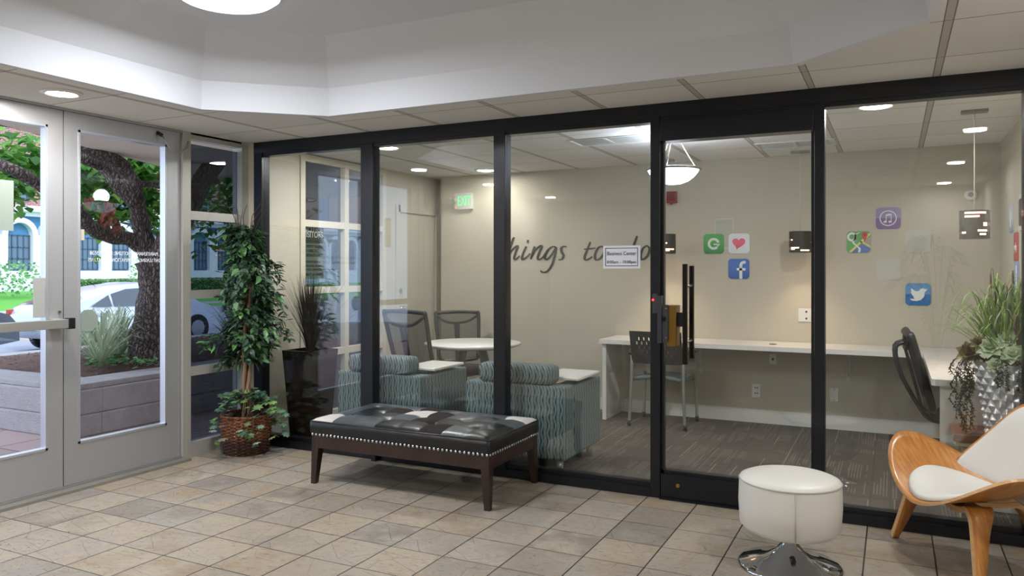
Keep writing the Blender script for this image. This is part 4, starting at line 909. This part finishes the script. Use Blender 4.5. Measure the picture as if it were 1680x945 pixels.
for i in range(300):
    az = rr.uniform(0, 2*PI); L = rr.uniform(.05, .5); 
    while not okb(az, L): L *= .7
    arcblade(b if rr.random() < .75 else b2, (rr.uniform(-.08, .08), rr.uniform(-.08, .08), .02), az, L, rr.uniform(.22, .50)*(1.15-L*1.1), rr.uniform(.008, .015), rr.uniform(.2, .75))
b.done('grass_blades', GRASSB, PL); b2.done('dark_grass_blades', BURG, PL)
def rosette(c_, r_, m_, n_=3):
    b = B(); c_ = Vector(c_)
    for ring in range(n_+1):
        for j in range(7):
            a = 2*PI*j/7+ring*.45; el = .25+ring*.4; d_ = Vector((math.cos(a)*math.cos(el), math.sin(a)*math.cos(el), math.sin(el))); tl_ = Matrix.Rotation(.95, 3, 'X') @ Matrix.Rotation(-.2, 3, 'Y')
            b.leaf(c_, tl_ @ d_, tl_ @ Vector((0, 0, 1)), r_*(1-ring*.22), r_*.75)
    return b.done('succulent', m_, PL)
for q, r_, m_ in (((-.10, -.10, .10), .075, SUCC), ((.0, -.13, .07), .07, SUCC), ((-.02, -.09, .15), .06, SUCC), ((-.08, -.13, .01), .05, SUCC), ((.10, -.12, .08), .06, SUCC), ((-.19, -.03, .06), .075, SUCB), ((-.15, -.08, .12), .05, SUCB)): rosette(q, r_, m_)
b = B(); b.sph((0, 0, 0), .13, 16, 10, (1, 1, .55)); b.done('moss', M('dark_moss', '#3a2f24', .95, nz=.6, nzs=80), PL)
b = B(); st = B()
for i in range(20):
    az = rr.choice((rr.uniform(PI*.85, PI*1.2), rr.uniform(PI*.85, PI*1.2), rr.uniform(PI*1.35, PI*1.7))); vf = .45 if az > PI*1.3 else 1; base_ = Vector((math.cos(az)*.12, math.sin(az)*.12, .02)); L = rr.uniform(.15, .42)*vf; out_ = rr.uniform(.06, .15)
    if math.sin(az)*(.12+out_)+VY < PY+.04: out_ = .04
    pts = [base_, base_+Vector((math.cos(az)*out_*.7, math.sin(az)*out_*.7, .03))]+[base_+Vector((math.cos(az)*(out_+.02*math.sin(k_*2)), math.sin(az)*out_, -L*k_/6)) for k_ in range(1, 7)]
    pts = smooth_path(pts, 4); st.tube(pts, .0018, 4)
    for p_ in pts[4:]:
        for _ in range(3): d_ = Vector((rr.uniform(-1, 1), rr.uniform(-.6, .6), rr.uniform(-1, .2))); b.leaf(p_, d_, (rr.random(), rr.random(), 1), .018, .008)
b.done('trailing_leaves', VINE, PL); st.done('trailing_stems', M('vine_stem', '#3a3428', .8), PL)

# ------------------------------------------------------------------ dark planter with dry grass
TX, TY = -4.29, 4.92
TP = thing('tall_square_planter', 'tall tapered dark planter in the corner behind the glass', 'planter', (TX, TY, .004))
b = B(); n0, n1_, H = .112, .158, .735
R_ = [[b.bm.verts.new((sx*w_, sy*w_, z)) for sx, sy in ((-1, -1), (1, -1), (1, 1), (-1, 1))] for w_, z in ((n0, 0), (n1_, H), (n1_-.018, H), (n1_-.02, H-.06))]
b._f(R_[0][::-1]); 
for q, w2 in zip(R_, R_[1:]):
    for i in range(4): b._f([q[i], q[(i+1) % 4], w2[(i+1) % 4], w2[i]])
b._f(R_[-1]); b.done('pot', M('espresso_gloss_pot', '#1d1512', .22, coat=.4), TP)
DG = thing('dry_grass', 'stiff dark brown dry grass standing in the tall dark planter', 'plant', (TX, TY, .70)); b = B()
for i in range(420):
    az = rr.uniform(0, 2*PI); L = abs(rr.gauss(0, .17)); 
    while TY+math.sin(az)*L < PY+.06 or TX+math.cos(az)*L < LX+.03: L *= .75
    h = rr.uniform(.40, .66); b.blade([Vector((math.cos(az)*(.015+L*f**1.5), math.sin(az)*(.015+L*f**1.5), h*f)) for f in (0, .33, .66, 1)], .008)
b.done('grass_blades', BROWNG, DG)

# ------------------------------------------------------------------ ficus in a basket
BX, BY2 = -4.44, 4.37
BK = thing('wicker_basket', 'brown wicker basket standing on the tiles in the glass corner', 'basket', (BX, BY2, 0))
k = NT('wicker'); p = k.pos(); Z_ = k.xyz(p)[2]; cc = k.ramp(k.math('MULTIPLY', Z_, 3.4), [(0, hexc('#4a281c')), (.38, hexc('#5a3020')), (.42, hexc('#8a5028')), (1, hexc('#9c6034'))], 'LINEAR')
cc = k.mix(k.ramp(k.noise(p, 45, 4), [(.35, (.9, .9, .9)), (.65, (0, 0, 0))]), cc, hexc('#2a1610')); k.base(cc, .45); k.b.inputs['Coat Weight'].default_value = .3; WK = k.m
b = B(); rows_ = 24; prof = []
for i in range(rows_*6+1): z = .29*i/(rows_*6); prof.append((.158+.022*math.sin(min(1, z/.29*1.2)*PI*.5), z))
def weave(th, z, k_):
    row = k_//6; ph = (k_ % 6)/6; return .010*math.sin(th*13+PI*(row % 2))*math.sin(ph*PI)+.003*math.sin(ph*PI)
b.lathe(prof, 132, fn=weave, cap=False); b.lathe([(.158, .001), (.001, .001)], 24, cap=False)
b.done('woven_wall', WK, BK)
b = B()
for kk in range(3): b.tube([((.182+.006*math.cos(th*14+kk*2.1))*math.cos(th), (.182+.006*math.cos(th*14+kk*2.1))*math.sin(th), .288+.006*math.sin(th*14+kk*2.1)) for th in [2*PI*i/140 for i in range(141)]], .0055, 6)
b.done('braided_rim', WK, BK)
b = B(); b.lathe([(.17, .24), (.001, .25)], 24, cap=False); b.done('moss', M('dark_moss', '', .95), BK)
FT = thing('ficus_tree', 'artificial ficus tree with dark green leaves growing from the basket', 'tree', (BX, BY2, .245))
def cl(p): # keep clear of the glass and frames
    return Vector((max(p.x, DX+.05-BX), min(p.y, PY-.07-BY2), p.z))
def trunk(ph, r_, H_): return [cl(Vector((.022*math.cos(ph+z*7)+.01*z, .022*math.sin(ph+z*7), z))) for z in [H_*i/16 for i in range(17)]]
b = B(); b.tube(trunk(0, .02, 1.25), [.022-.014*i/16 for i in range(17)], 8).tube(trunk(2.1, .02, 1.1), [.019-.012*i/16 for i in range(17)], 8).tube(trunk(4.2, .02, .9), [.017-.01*i/16 for i in range(17)], 8)
b.done('trunk', M('ficus_trunk', '#9a8068', .8, nz=.4, nzs=60, var=.2), FT)
b = B(); tw = B(); rr = random.Random(21)
for i in range(150):
    z0 = rr.uniform(.45, 1.46); az = rr.uniform(0, 2*PI); L = rr.uniform(.08, .25)*(1 if z0 < 1.15 else .7)*(1.12 if .6 < z0 < 1.2 else .85)
    if z0 < .58: L *= .8
    p0 = Vector((.02, 0, z0-.08)); p1 = cl(Vector((math.cos(az)*L, math.sin(az)*L, z0+.04))); p2 = cl(Vector((math.cos(az)*L*1.15, math.sin(az)*L*1.15, z0-.04)))
    path = smooth_path([p0, (p0+p1)/2+Vector((0, 0, .03)), p1, p2], 4); tw.tube(path, .0022, 4)
    for q in path[3:]:
        for _ in range(2 if rr.random() < .85 else 3):
            d_ = Vector((math.cos(az)+rr.uniform(-.9, .9), math.sin(az)+rr.uniform(-.9, .9), rr.uniform(-1.3, .2))).normalized(); s_ = rr.uniform(.05, .085)
            nn_ = (d_.cross(Vector((-math.sin(az), math.cos(az), rr.uniform(-.5, .5)))))
            q2 = cl(q+Vector((rr.uniform(-.02, .02), rr.uniform(-.02, .02), rr.uniform(-.02, .02)))); e_ = q2+d_*s_
            if e_.y > PY-.06-BY2 or e_.x < DX+.03-BX: d_ = Vector((abs(d_.x), -abs(d_.y), d_.z))
            b.leaf(q2, d_, nn_, s_, s_*.52)
for i in range(9):
    az = rr.uniform(PI*1.1, PI*2.2); x0 = Vector((0, 0, 1.25)); x1 = cl(Vector((math.cos(az)*.1, math.sin(az)*.08, 1.46+rr.uniform(0, .10)))); x2 = cl(x1+Vector((math.cos(az)*.09, 0, .09))); tw.tube([x0, x1, x2], [.004, .003, .0015], 5)
b.done('leaves', FICUS, FT); tw.done('twigs', M('twig_brown', '#4a382c', .8), FT)
IV = thing('ivy_plant', 'mixed ivy foliage spilling over the rim of the wicker basket', 'plant', (BX, BY2, .27)); b = B(); tw = B()
for i in range(235):
    az = rr.uniform(0, 2*PI); rad = rr.uniform(.03, .29); z = .17*(1-(rad/.24)**2)+rr.uniform(-.02, .05) if rad < .2 else rr.uniform(-.10, .07)
    if rad >= .2 and rr.random() < .4: z -= rr.uniform(0, .12); 
    p_ = Vector((math.cos(az)*rad, math.sin(az)*rad, max(z, .02 if rad < .19 else -.2)))
    if p_.y > PY-.11-BY2: p_.y = PY-.11-BY2-rr.uniform(0, .05)
    if p_.x < DX+.10-BX: p_.x = DX+.10-BX+rr.uniform(0, .05)
    d_ = Vector((math.cos(az), math.sin(az), rr.uniform(-.5, .5))); s_ = rr.uniform(.045, .085)
    if p_.y+d_.y*s_ > PY-.06-BY2: d_.y = -abs(d_.y)
    if p_.x+d_.x*s_ < DX+.04-BX: d_.x = abs(d_.x)
    b.lobed(p_, d_, (math.cos(az)*.5, math.sin(az)*.5-.3, 1), s_)
    if i % 3 == 0: tw.tube([(p_.x*.2, p_.y*.2, 0), (p_.x*.7, p_.y*.7, max(p_.z, .03)+.03), p_], .0018, 4)
b.done('leaves', IVY, IV); tw.done('stems', M('twig_brown', '', .8), IV)

# ------------------------------------------------------------------ what the glass mirrors: palm behind the camera, mailboxes
PM = thing('potted_palm', 'palm in a pot, seen only mirrored in the right pane', 'plant', (.45, -.85, 0)); b = B()
b.lathe([(.14, 0), (.19, .35), (.17, .35), (.15, .3), (.001, .3)], 24); b.done('pot', M('pot_grey', '#6a645c', .6), PM); b = B()
for i in range(16):
    az = rr.uniform(0, 2*PI); L = rr.uniform(.3, .55); H_ = rr.uniform(1.0, 1.8)
    if math.cos(az) > 0: L *= .7
    if math.sin(az) < 0: L *= .7
    pts = smooth_path([(0, 0, .3), (math.cos(az)*L*.3, math.sin(az)*L*.3, H_*.7), (math.cos(az)*L*.7, math.sin(az)*L*.7, H_), (math.cos(az)*L, math.sin(az)*L, H_*.92)], 7); b.tube(pts, .004, 4)
    for q in pts[8:]:
        for sgn in (-1, 1): b.leaf(q, (math.cos(az)*.5-math.sin(az)*sgn, math.sin(az)*.5+math.cos(az)*sgn, -.35), (0, 0, 1), .14, .018)
b.done('fronds', leafmat('palm_leaf', ['#4a5a3a', '#3a4a30', '#5c6a48']), PM)

# ------------------------------------------------------------------ outside
conc = M('rough_stucco', '#9c9590', .95, nz=.9, nzs=55, var=.08)
k = NT('planter_concrete'); p = k.pos(); k.base(k.mix(k.noise(p, 9, 5), hexc('#a29a9a'), hexc('#bcb6b8')), .95); k.bump(k.noise(p, 70, 6), .8, .02); pcon = k.m
k = NT('patio_paver'); p = k.pos(); b_ = k.n('ShaderNodeTexBrick'); k.put(b_.inputs['Vector'], p); b_.inputs['Scale'].default_value = 1; b_.inputs['Brick Width'].default_value = .6; b_.inputs['Row Height'].default_value = .6; b_.inputs['Mortar Size'].default_value = .01
b_.inputs['Color1'].default_value = (*hexc('#b49a96'), 1); b_.inputs['Color2'].default_value = (*hexc('#a48e8a'), 1); b_.inputs['Mortar'].default_value = (*hexc('#7c6c6a'), 1); k.base(b_.outputs[0], .9); patio = k.m
struct(B().box(-11, DX-.12, -3, 14, -.25, 0).done('patio', patio))
struct(B().box(-27, -11, -10, 60, -.55, -.40).done('road', M('asphalt', '#8f929c', .9, nz=.3, nzs=80, var=.06)))
struct(B().box(-19.9, -19.8, -10, 60, -.40, -.396).box(-19.65, -19.55, -10, 60, -.40, -.396).done('trim_20', M('lane_yellow', '#c89a5a', .8)))
struct(B().box(-14.9, -11, -10, 60, -.42, -.22).done('sidewalk', M('sidewalk_concrete', '#a8a6a4', .9, nz=.3)))
def grassmat():
    k = NT('lawn_green'); p = k.pos(); k.base(k.mix(k.noise(p, 12, 6), hexc('#4f9a3a'), hexc('#74bf4a')), .95); k.bump(k.noise(p, 90, 3), .6, .03); return k.m
lawn = grassmat()
b = B(); b.poly([(-27, -10, -.6), (-27, 60, -.6), (-27, 60, -.25), (-27, -10, -.25)][:4], (-.2, 0, 0)); b.done('kerb', M('sidewalk_concrete', '', .9)); struct(bpy.data.objects['kerb'])
struct(B().box(-28.6, -27.2, -10, 60, -.6, -.22).done('verge', lawn)); struct(B().box(-30.2, -28.6, -10, 60, -.6, -.20).done('pavement', MATS['sidewalk_concrete']))
b = B(); b.poly([(-30.2, -10, -.6), (-38, -10, -.6), (-38, -10, .3), (-30.2, -10, -.2)], (0, 70, 0)); struct(b.done('lawn', lawn))

# raised planter
px0, px1, py0, py1 = -9.6, -6.05, 4.05, 11.5
RP = thing('raised_planter', 'stepped grey stucco planter wall outside the entrance doors', 'planter')
b = B()
def tier(o_, z0, z1): b.box(px0-o_, px1+o_, py0-o_, py0-o_+.28, z0, z1, .012); b.box(px1+o_-.28, px1+o_, py0-o_+.28, py1, z0, z1, .012); b.box(px0-o_, px0-o_+.28, py0-o_+.28, py1, z0, z1, .012)
tier(.02, 0, .18); tier(0, .18, .385)
b.box(px0+.02, px1-.03, py0+.03, py0+.40, .385, .435, .01).box(px1-.42, px1-.04, py0+.40, 6.1, .385, .435, .01).box(px1-.30, px1-.0, 6.1, py1, .385, .40, .01)
b.done('planter_wall', pcon, RP)
sg = B(); sg.grid(lambda a, c: Vector((px0+.2+a*(px1-px0-.5), py0+.3+c*(py1-py0-.3), .36+.10*math.sin(a*PI)*min(1, c*6)+.015*noise.noise(Vector((a*20, c*30, 0))))), 30, 40); sg.done('soil', M('soil_brown', '#5c4036', .95, nz=.8, nzs=40, var=.3), RP)
ch = B(); rr = random.Random(3)
for i in range(2600):
    x, y = rr.uniform(px0+.5, px1-.4), rr.uniform(py0+.42, 8.5); a = rr.uniform(0, 2*PI); z = .36+.10*math.sin((x-px0-.2)/(px1-px0-.5)*PI)*min(1, (y-py0-.3)/(py1-py0-.3)*6)+.012
    ch.leaf((x, y, z+rr.uniform(0, .01)), (math.cos(a), math.sin(a), rr.uniform(-.1, .4)), (0, 0, 1), rr.uniform(.03, .07), .015)
tag(ch.done('wood_mulch', MULCH), 'brown wood mulch covering the soil around the street tree', 'mulch', kind='stuff')
# the tree
TR = thing('gnarled_tree', 'gnarled tree with thick rough trunk rising from the raised planter', 'tree', (0, 0, 0))
def tp(u, v, t): dx, dy = _d(u); return Vector((dx*t, dy*t, 1.4+(441-v)/1262*t))
b = B()
def limb(pts, rad, n_=14, seed=0):
    P_ = smooth_path(pts, 5); k0 = len(P_); rs = []
    for i in range(k0):
        f = i/(k0-1)*(len(rad)-1); a = int(min(f, len(rad)-2)); rs.append((rad[a]+(rad[a+1]-rad[a])*(f-a))*(1+.06*math.sin(i*1.3+seed)))
    b.tube(P_, rs, n_)
limb([tp(247, 592, 8.15), tp(243, 560, 8.1), tp(249, 510, 8.05), tp(254, 465, 8.0), tp(250, 430, 8.0)], [.26, .19, .16, .155, .165])
limb([tp(252, 440, 8.0), tp(240, 405, 7.9), tp(231, 365, 7.8), tp(222, 325, 7.7), tp(216, 300, 7.6), tp(196, 268, 7.4), tp(150, 246, 7.1), tp(90, 222, 6.9), tp(40, 205, 6.7), tp(-60, 190, 6.6)], [.13, .10, .085, .078, .08, .066, .06, .056, .05, .045], seed=1)
limb([tp(222, 330, 7.7), tp(196, 305, 7.6), tp(172, 275, 7.5), tp(135, 258, 7.3), tp(100, 240, 7.3)], [.09, .075, .065, .055, .05], seed=2)
limb([tp(246, 418, 8.0), tp(215, 393, 7.8), tp(180, 388, 7.6), tp(150, 374, 7.4), tp(128, 348, 7.2), tp(100, 326, 7.0), tp(60, 300, 6.8), tp(10, 273, 6.6), tp(-60, 250, 6.6)], [.09, .075, .068, .066, .066, .06, .056, .05, .045], seed=3)
limb([tp(256, 440, 8.0), tp(272, 405, 7.9), tp(290, 375, 7.9), tp(330, 300, 8.0), tp(380, 230, 8.3)], [.14, .13, .13, .11, .08], seed=4)
limb([tp(218, 305, 7.6), tp(240, 302, 7.8), tp(262, 303, 8.0), tp(300, 300, 8.4)], [.04, .032, .03, .02], seed=5)
b.done('trunk', MATS['bark'], TR)
lf = B(); rr = random.Random(9)
clus = [(20, 262, 7.6, .35), (50, 250, 7.9, .3), (8, 300, 7.4, .3), (75, 262, 8.2, .15), (140, 270, 8.4, .35), (150, 310, 8.6, .4), (170, 340, 8.8, .35), (140, 345, 8.8, .3), (195, 275, 8.6, .3), (235, 275, 8.9, .35), (255, 290, 9, .3), (215, 345, 9, .25), (245, 355, 9.2, .2), (180, 300, 8.7, .35), (225, 262, 8.6, .3), (330, 290, 9.5, .7), (420, 300, 10, .9), (380, 350, 10, .6), (240, 320, 9.2, .2), (-40, 280, 7.6, .5)]
for u, v, t_, s_ in clus:
    c_ = tp(u, v, t_)
    for _ in range(int(130*s_/.3)):
        q = c_+Vector((rr.gauss(0, s_*.45), rr.gauss(0, s_*.45), rr.gauss(0, s_*.4))); a = rr.uniform(0, 2*PI)
        if q.z > 2.45 and q.x > -7.2: q.z = 2.42-rr.random()*.3
        lf.leaf(q, (math.cos(a), math.sin(a), rr.uniform(-1.2, .1)), (math.cos(a), math.sin(a), 1), rr.uniform(.08, .14), rr.uniform(.07, .11))
lf.done('leaves', TREEL, TR); lf = B()
for u, v in ((178, 335), (172, 350), (168, 358), (182, 345), (188, 360), (192, 370), (170, 365), (142, 327), (268, 285), (271, 300)):
    for _ in range(7): q = tp(u+rr.uniform(-5, 5), v+rr.uniform(-6, 6), 7.6); lf.leaf(q, (rr.uniform(-.6, .6), rr.uniform(-.6, .6), -1), (rr.random(), -rr.random(), 1), .08, .05)
lf.done('dry_leaves', REDL, TR)
# spider plants and ground cover
def spider(x, y, n_, H_, label, m_=SPID, w_=.022):
    t = thing('striped_grass_plant', label, 'plant', (x, y, .44), 0, 'striped grass plants in the planter'); b = B()
    for _ in range(int(n_*1.4)):
        az = rr.uniform(0, 2*PI); L = rr.uniform(.15, .5); h = rr.uniform(.2, H_*1.15); b.blade([Vector((math.cos(az)*L*f, math.sin(az)*L*f, h*math.sin(f*2.0))) for f in (0, .2, .4, .6, .8, 1)], w_)
    b.done('blades', m_, t)
spider(-6.95, 4.95, 110, .50, 'white striped grass plant nearest the door frame edge'); spider(-7.25, 5.35, 110, .50, 'white striped grass plant behind the other one, beside the trunk'); spider(-7.8, 5.2, 70, .42, 'white striped grass plant at the back, below the white car')
spider(-7.2, 6.9, 90, .5, 'striped grass plant right of the trunk, behind the dark side window'); spider(-6.8, 8.3, 90, .5, 'striped grass plant farthest along the planter')
gcv = B()
for u, v in [(150, 583), (160, 590), (172, 592), (185, 588), (198, 590), (210, 585), (178, 600), (262, 580), (266, 572), (240, 600), (205, 598), (150, 600)]:
    c_ = onZ(u, v, .47)
    for _ in range(22): a = rr.uniform(0, 2*PI); gcv.leaf(c_+Vector((rr.gauss(0, .06), rr.gauss(0, .06), rr.uniform(0, .06))), (math.cos(a), math.sin(a), rr.uniform(-.2, .8)), (0, 0, 1), .06, .045)
tag(gcv.done('ground_cover', GCOV), 'low leafy ground cover at the front of the planter', 'ground cover', kind='stuff')
# canopy over the entrance
b = B(); cp = [(DX-.12, -3), (-6.0, -1.0), (-6.1, 3.5), (-7.14, 5.9), (-8.4, 9.5), (LX-.14, 9.5)]
b.poly([(x, y, 2.50) for x, y in cp], (0, 0, .3)); struct(b.done('canopy', M('canopy_stucco', '#e6dccc', .95, nz=.9, nzs=40)))
struct(B().box(DX-.16, DX-.1, -.4, PY, 2.41, 2.7).box(LX-.2, LX-.14, PY, 9.5, 2.38, 2.7).done('wall_west', conc))
# cars
carw = M('silver_white_car_paint', '#b8c0ce', .25, .2, coat=.8); card = M('dark_grey_car_paint', '#3c4650', .25, .3, coat=.8); cg = M('car_window_glass', '#39434c', .08, coat=.5); tyre = M('tyre_black', '#15161a', .8); rimm = M('alloy_rim', '#9a9ea4', .3, .8)
def car(label, loc, rz, prof, roof, L, Wd, paint, windows, tail=True):
    t = thing('parked_car', label, 'car', loc, rz, None); hw = Wd/2
    # profile (y, z) outlines lofted across the width: the lower body stays full width, the cabin leans in
    b = B(); cols = []
    for s_ in (-1, -.93, -.8, -.4, 0, .4, .8, .93, 1):
        col = []
        for y, z, belt in prof:
            lean = 1-(.16*max(0, z-belt)/.5 if z > belt else 0); rn_ = 1-.06*abs(s_)**8 if z < belt else 1
            yy = y*(1-.012*abs(s_)**4)-(0); zz = z-(.035*abs(s_)**3 if z > belt else .0)
            col.append(b.bm.verts.new((s_*hw*lean, yy, zz)))
        cols.append(col)
    for A_, C_ in zip(cols, cols[1:]):
        for i in range(len(A_)): b._f([A_[i], A_[(i+1) % len(A_)], C_[(i+1) % len(A_)], C_[i]], True)
    b._f(cols[0][::-1]); b._f(cols[-1]); b.done('car_body', paint, t)
    for poly_, belt in windows:
        for sx in (-1, 1):
            b = B(); b.poly([(sx*(hw*(1-.16*max(0, z-belt)/.5)+.004), y, z) for y, z in poly_], (sx*.006, 0, 0)); b.done('side_window', cg, t)
    for y in (-L/2+.82, L/2-.85):
        for sx in (-1, 1):
            wl = B(); wl.tube([(sx*(hw-.20), y, .33), (sx*(hw+.012), y, .33)], .33, 28).done('wheel', tyre, t); w_o = t.children[-1]
            B().tube([(sx*(hw+.010), y, .33), (sx*(hw+.022), y, .33)], .2, 20).done('wheel_rim', rimm, w_o)
    return t
pr = [(-2.2, .32), (-2.25, .55), (-2.22, .80), (-2.12, .98), (-1.98, 1.05), (-1.4, 1.20), (-.7, 1.40), (0, 1.49), (.5, 1.47), (1.0, 1.30), (1.5, 1.0), (2.0, .82), (2.2, .6), (2.22, .32), (1.0, .2), (-1.0, .2)]
belts = .92
c1 = car('silver white hatchback car parked on the street behind the tree', (-16.4, 12.3, -.40), 0, [(y, z, belts) for y, z in pr], 0, 4.45, 1.74, carw,
    [([(-1.45, .98), (-1.0, 1.22), (-.95, .96)], .92), ([(-.88, .96), (-.93, 1.24), (-.55, 1.34), (-.05, 1.36), (-.05, .95)], .92), ([(.02, .95), (.02, 1.36), (.45, 1.35), (1.05, 1.05), (1.1, .95)], .92)])
b = B(); b.grid(lambda a, c: Vector(((a*2-1)*.62, -2.02+c*.55+0, 1.062+c*.13)), 4, 4); b.done('rear_window', cg, c1); c1.children[-1].modifiers.new('s', 'SOLIDIFY').thickness = -.01
for sx in (-1, 1): B().box(sx*.80-.06, sx*.80+.06, -2.235, -2.12, .78, .92, .02).done('tail_light', M('tail_red', '#b03030', .2), c1)
B().tube([(0, -.75, 1.40), (0, -.95, 1.52)], .006, 6).done('antenna', tyre, c1); B().box(-.3, .3, -2.27, -2.235, .5, .62).done('number_plate', whitegloss, c1)
ps = [(-2.2, .35), (-2.25, .7), (-2.2, 1.1), (-2.0, 1.45), (-1.6, 1.62), (0, 1.68), (.4, 1.62), (.95, 1.15), (1.6, 1.05), (2.1, .92), (2.28, .7), (2.3, .4), (1.2, .25), (-1.2, .25)]
c2 = car('dark grey car at the lower left, its front corner in view', (-16.2, 6.9, -.40), 0, [(y, z, 1.05) for y, z in ps], 0, 4.6, 1.85, card,
    [([(-1.9, 1.08), (-1.7, 1.45), (-.9, 1.5), (-.9, 1.08)], 1.05), ([(-.8, 1.08), (-.8, 1.5), (.2, 1.5), (.7, 1.08)], 1.05)])
for sx in (-1, 1): B().box(sx*.72-.12, sx*.72+.15, 2.08, 2.2, .78, .9, .03).done('headlight', M('headlight_glass', '#d8dde4', .1), c2)
B().box(-.7, .7, 2.24, 2.31, .42, .62, .02).done('grille', tyre, c2)
# building across the street
FX = -38
BD = thing('apartment_building', 'white and blue arcaded building with a brick upper floor across the street', 'building')
blue = M('blue_wall_paint', '#4f86b0', .8); bwhite = M('white_stucco', '#dfe3ea', .85)
B().box(FX-4, FX-.35, 8, 60, -.3, 4.2).done('recessed_wall', blue, BD)
# white arcade with arched openings
def arcade():
    b = B(); pitch = 1.82; y = 22.87-pitch*8; base_, spring, top_ = -.3, 3.05, 4.2; ro = .60
    while y < 58:
        n_ = 12; arcp = [(y+ro*math.cos(PI-PI*i/n_), spring+ro*math.sin(PI-PI*i/n_)) for i in range(n_+1)]
        for (ya, za), (yb, zb) in zip(arcp, arcp[1:]): b.poly([(FX, ya, za), (FX, yb, zb), (FX, yb, min(top_, zb+.36)), (FX, ya, min(top_, za+.36))] if False else [(FX, ya, za), (FX, yb, zb), (FX, y+(yb-y)*1.42, spring+(zb-spring)*1.42), (FX, y+(ya-y)*1.42, spring+(za-spring)*1.42)], (-.35, 0, 0))
        b.box(FX-.35, FX, y+ro, y+pitch-ro, base_, spring)
        b.box(FX-.35, FX, y-ro, y+ro, base_, 1.3)
        y += pitch
    b.box(FX-.35, FX, 8, 60, 3.98, 4.2); return b
arcade().done('arcade', bwhite, BD)
B().box(FX-.30, FX-.08, 8, 60, spring_z if False else 3.05, 4.0).done('spandrel', M('spandrel_blue', '#5d90b8', .8), BD) if False else None
B().box(FX-.5, FX+.25, 8, 60, 4.2, 4.34).box(FX-.5, FX+.12, 8, 60, 4.34, 4.5).done('cornice', bwhite, BD)
B().box(FX-4, FX, 8, 60, 4.5, 9.5).done('brick_wall', MATS['brick'], BD)
wg = M('far_window_glass', '#5d7488', .2); wf = M('far_window_frame', '#3f5a74', .6)
y = 22.87-1.82*3; i = 0
while y < 54:
    o = B().box(FX-.36, FX-.26, y-.55, y+.55, 1.35 if i % 4 != 1+0*i else -.2, 3.06).done('window', wg, BD)
    b = B()
    for yy in (-.55, -.28, 0, .28, .55): b.box(FX-.27, FX-.22, y+yy-.025, y+yy+.025, 1.35, 3.06)
    for zz in (1.38, 1.9, 2.45, 3.03): b.box(FX-.27, FX-.22, y-.55, y+.55, zz-.025, zz+.025)
    b.done('window_bars', wf, o); y += 1.82; i += 1
y = 22.6-5.6
while y < 54:
    o = B().box(FX-.05, FX+.03, y-.55, y+.55, 4.85, 6.7).done('window', wg, BD)
    b = B().box(FX, FX+.06, y-.6, y-.52, 4.8, 6.75).box(FX, FX+.06, y+.52, y+.6, 4.8, 6.75).box(FX, FX+.06, y-.6, y+.6, 6.68, 6.76).box(FX, FX+.1, y-.65, y+.65, 4.74, 4.84).box(FX, FX+.05, y-.03, y+.03, 4.85, 6.7).box(FX, FX+.05, y-.55, y+.55, 5.75, 5.82); b.done('window_frame', wf, o); y += 5.6
# hedge and rose bushes in front of it
def bush(label, box, n_, m_, name='clipped_hedge', cat='hedge', s_=.12, group=None):
    t = thing(name, label, cat, (0, 0, 0), 0, group); b = B(); x0, x1, y0, y1, z0, z1 = box
    if cat == 'hedge': B().box(x0+.05, x1-.05, y0+.05, y1-.05, z0, z1-.05, .05).done('hedge_core', M('hedge_core_green', '#2f4f2c', .95, nz=1, nzs=20), t)
    for _ in range(n_):
        f = rr.choice('xtyy' if cat == 'hedge' else 'v'); x, y, z = rr.uniform(x0, x1), rr.uniform(y0, y1), rr.uniform(z0, z1)
        if f == 'x': x = x1
        if f == 't': z = z1
        if f == 'y' and cat == 'hedge': y = rr.choice((y0, y1)); 
        a = rr.uniform(0, 2*PI); b.leaf((x, y, z), (math.cos(a), math.sin(a), rr.uniform(-.5, 1)), (1, 0, .5), s_, s_*.7)
    b.done('leaves', m_, t)
HG = leafmat('hedge_leaf', ['#4f7a3c', '#3c6630', '#6a9450'], .7)
bush('clipped green hedge left of the gap, seen above the white car', (-34.5, -33.4, 22.6, 25.8, -.1, .85), 1500, HG, group='clipped hedges across the street'); bush('clipped green hedge right of the gap, seen beside the trunk', (-34.5, -33.4, 27.6, 34, -.1, .85), 2500, HG, group='clipped hedges across the street')
bush('loose pale rose bush before the leftmost arched window', (-35.5, -34, 19.8, 21.6, .2, 1.7), 260, GCOV, 'rose_bush', 'bush', .16, 'rose bushes across the street'); bush('loose pale rose bush in the gap of the hedges', (-34.9, -34.0, 26.1, 27.3, -.05, 1.9), 160, GCOV, 'rose_bush', 'bush', .14, 'rose bushes across the street')
o = B().box(-30.4, -29.6, 29.9, 30.7, -.2, 3.1, .02).box(-30.5, -29.5, 29.8, 30.8, 3.1, 3.3, .02).done('porch_pillar', M('pillar_blue', '#3a7ac0', .7)); tag(o, 'bright blue square pillar seen through the tinted side window', 'pillar')
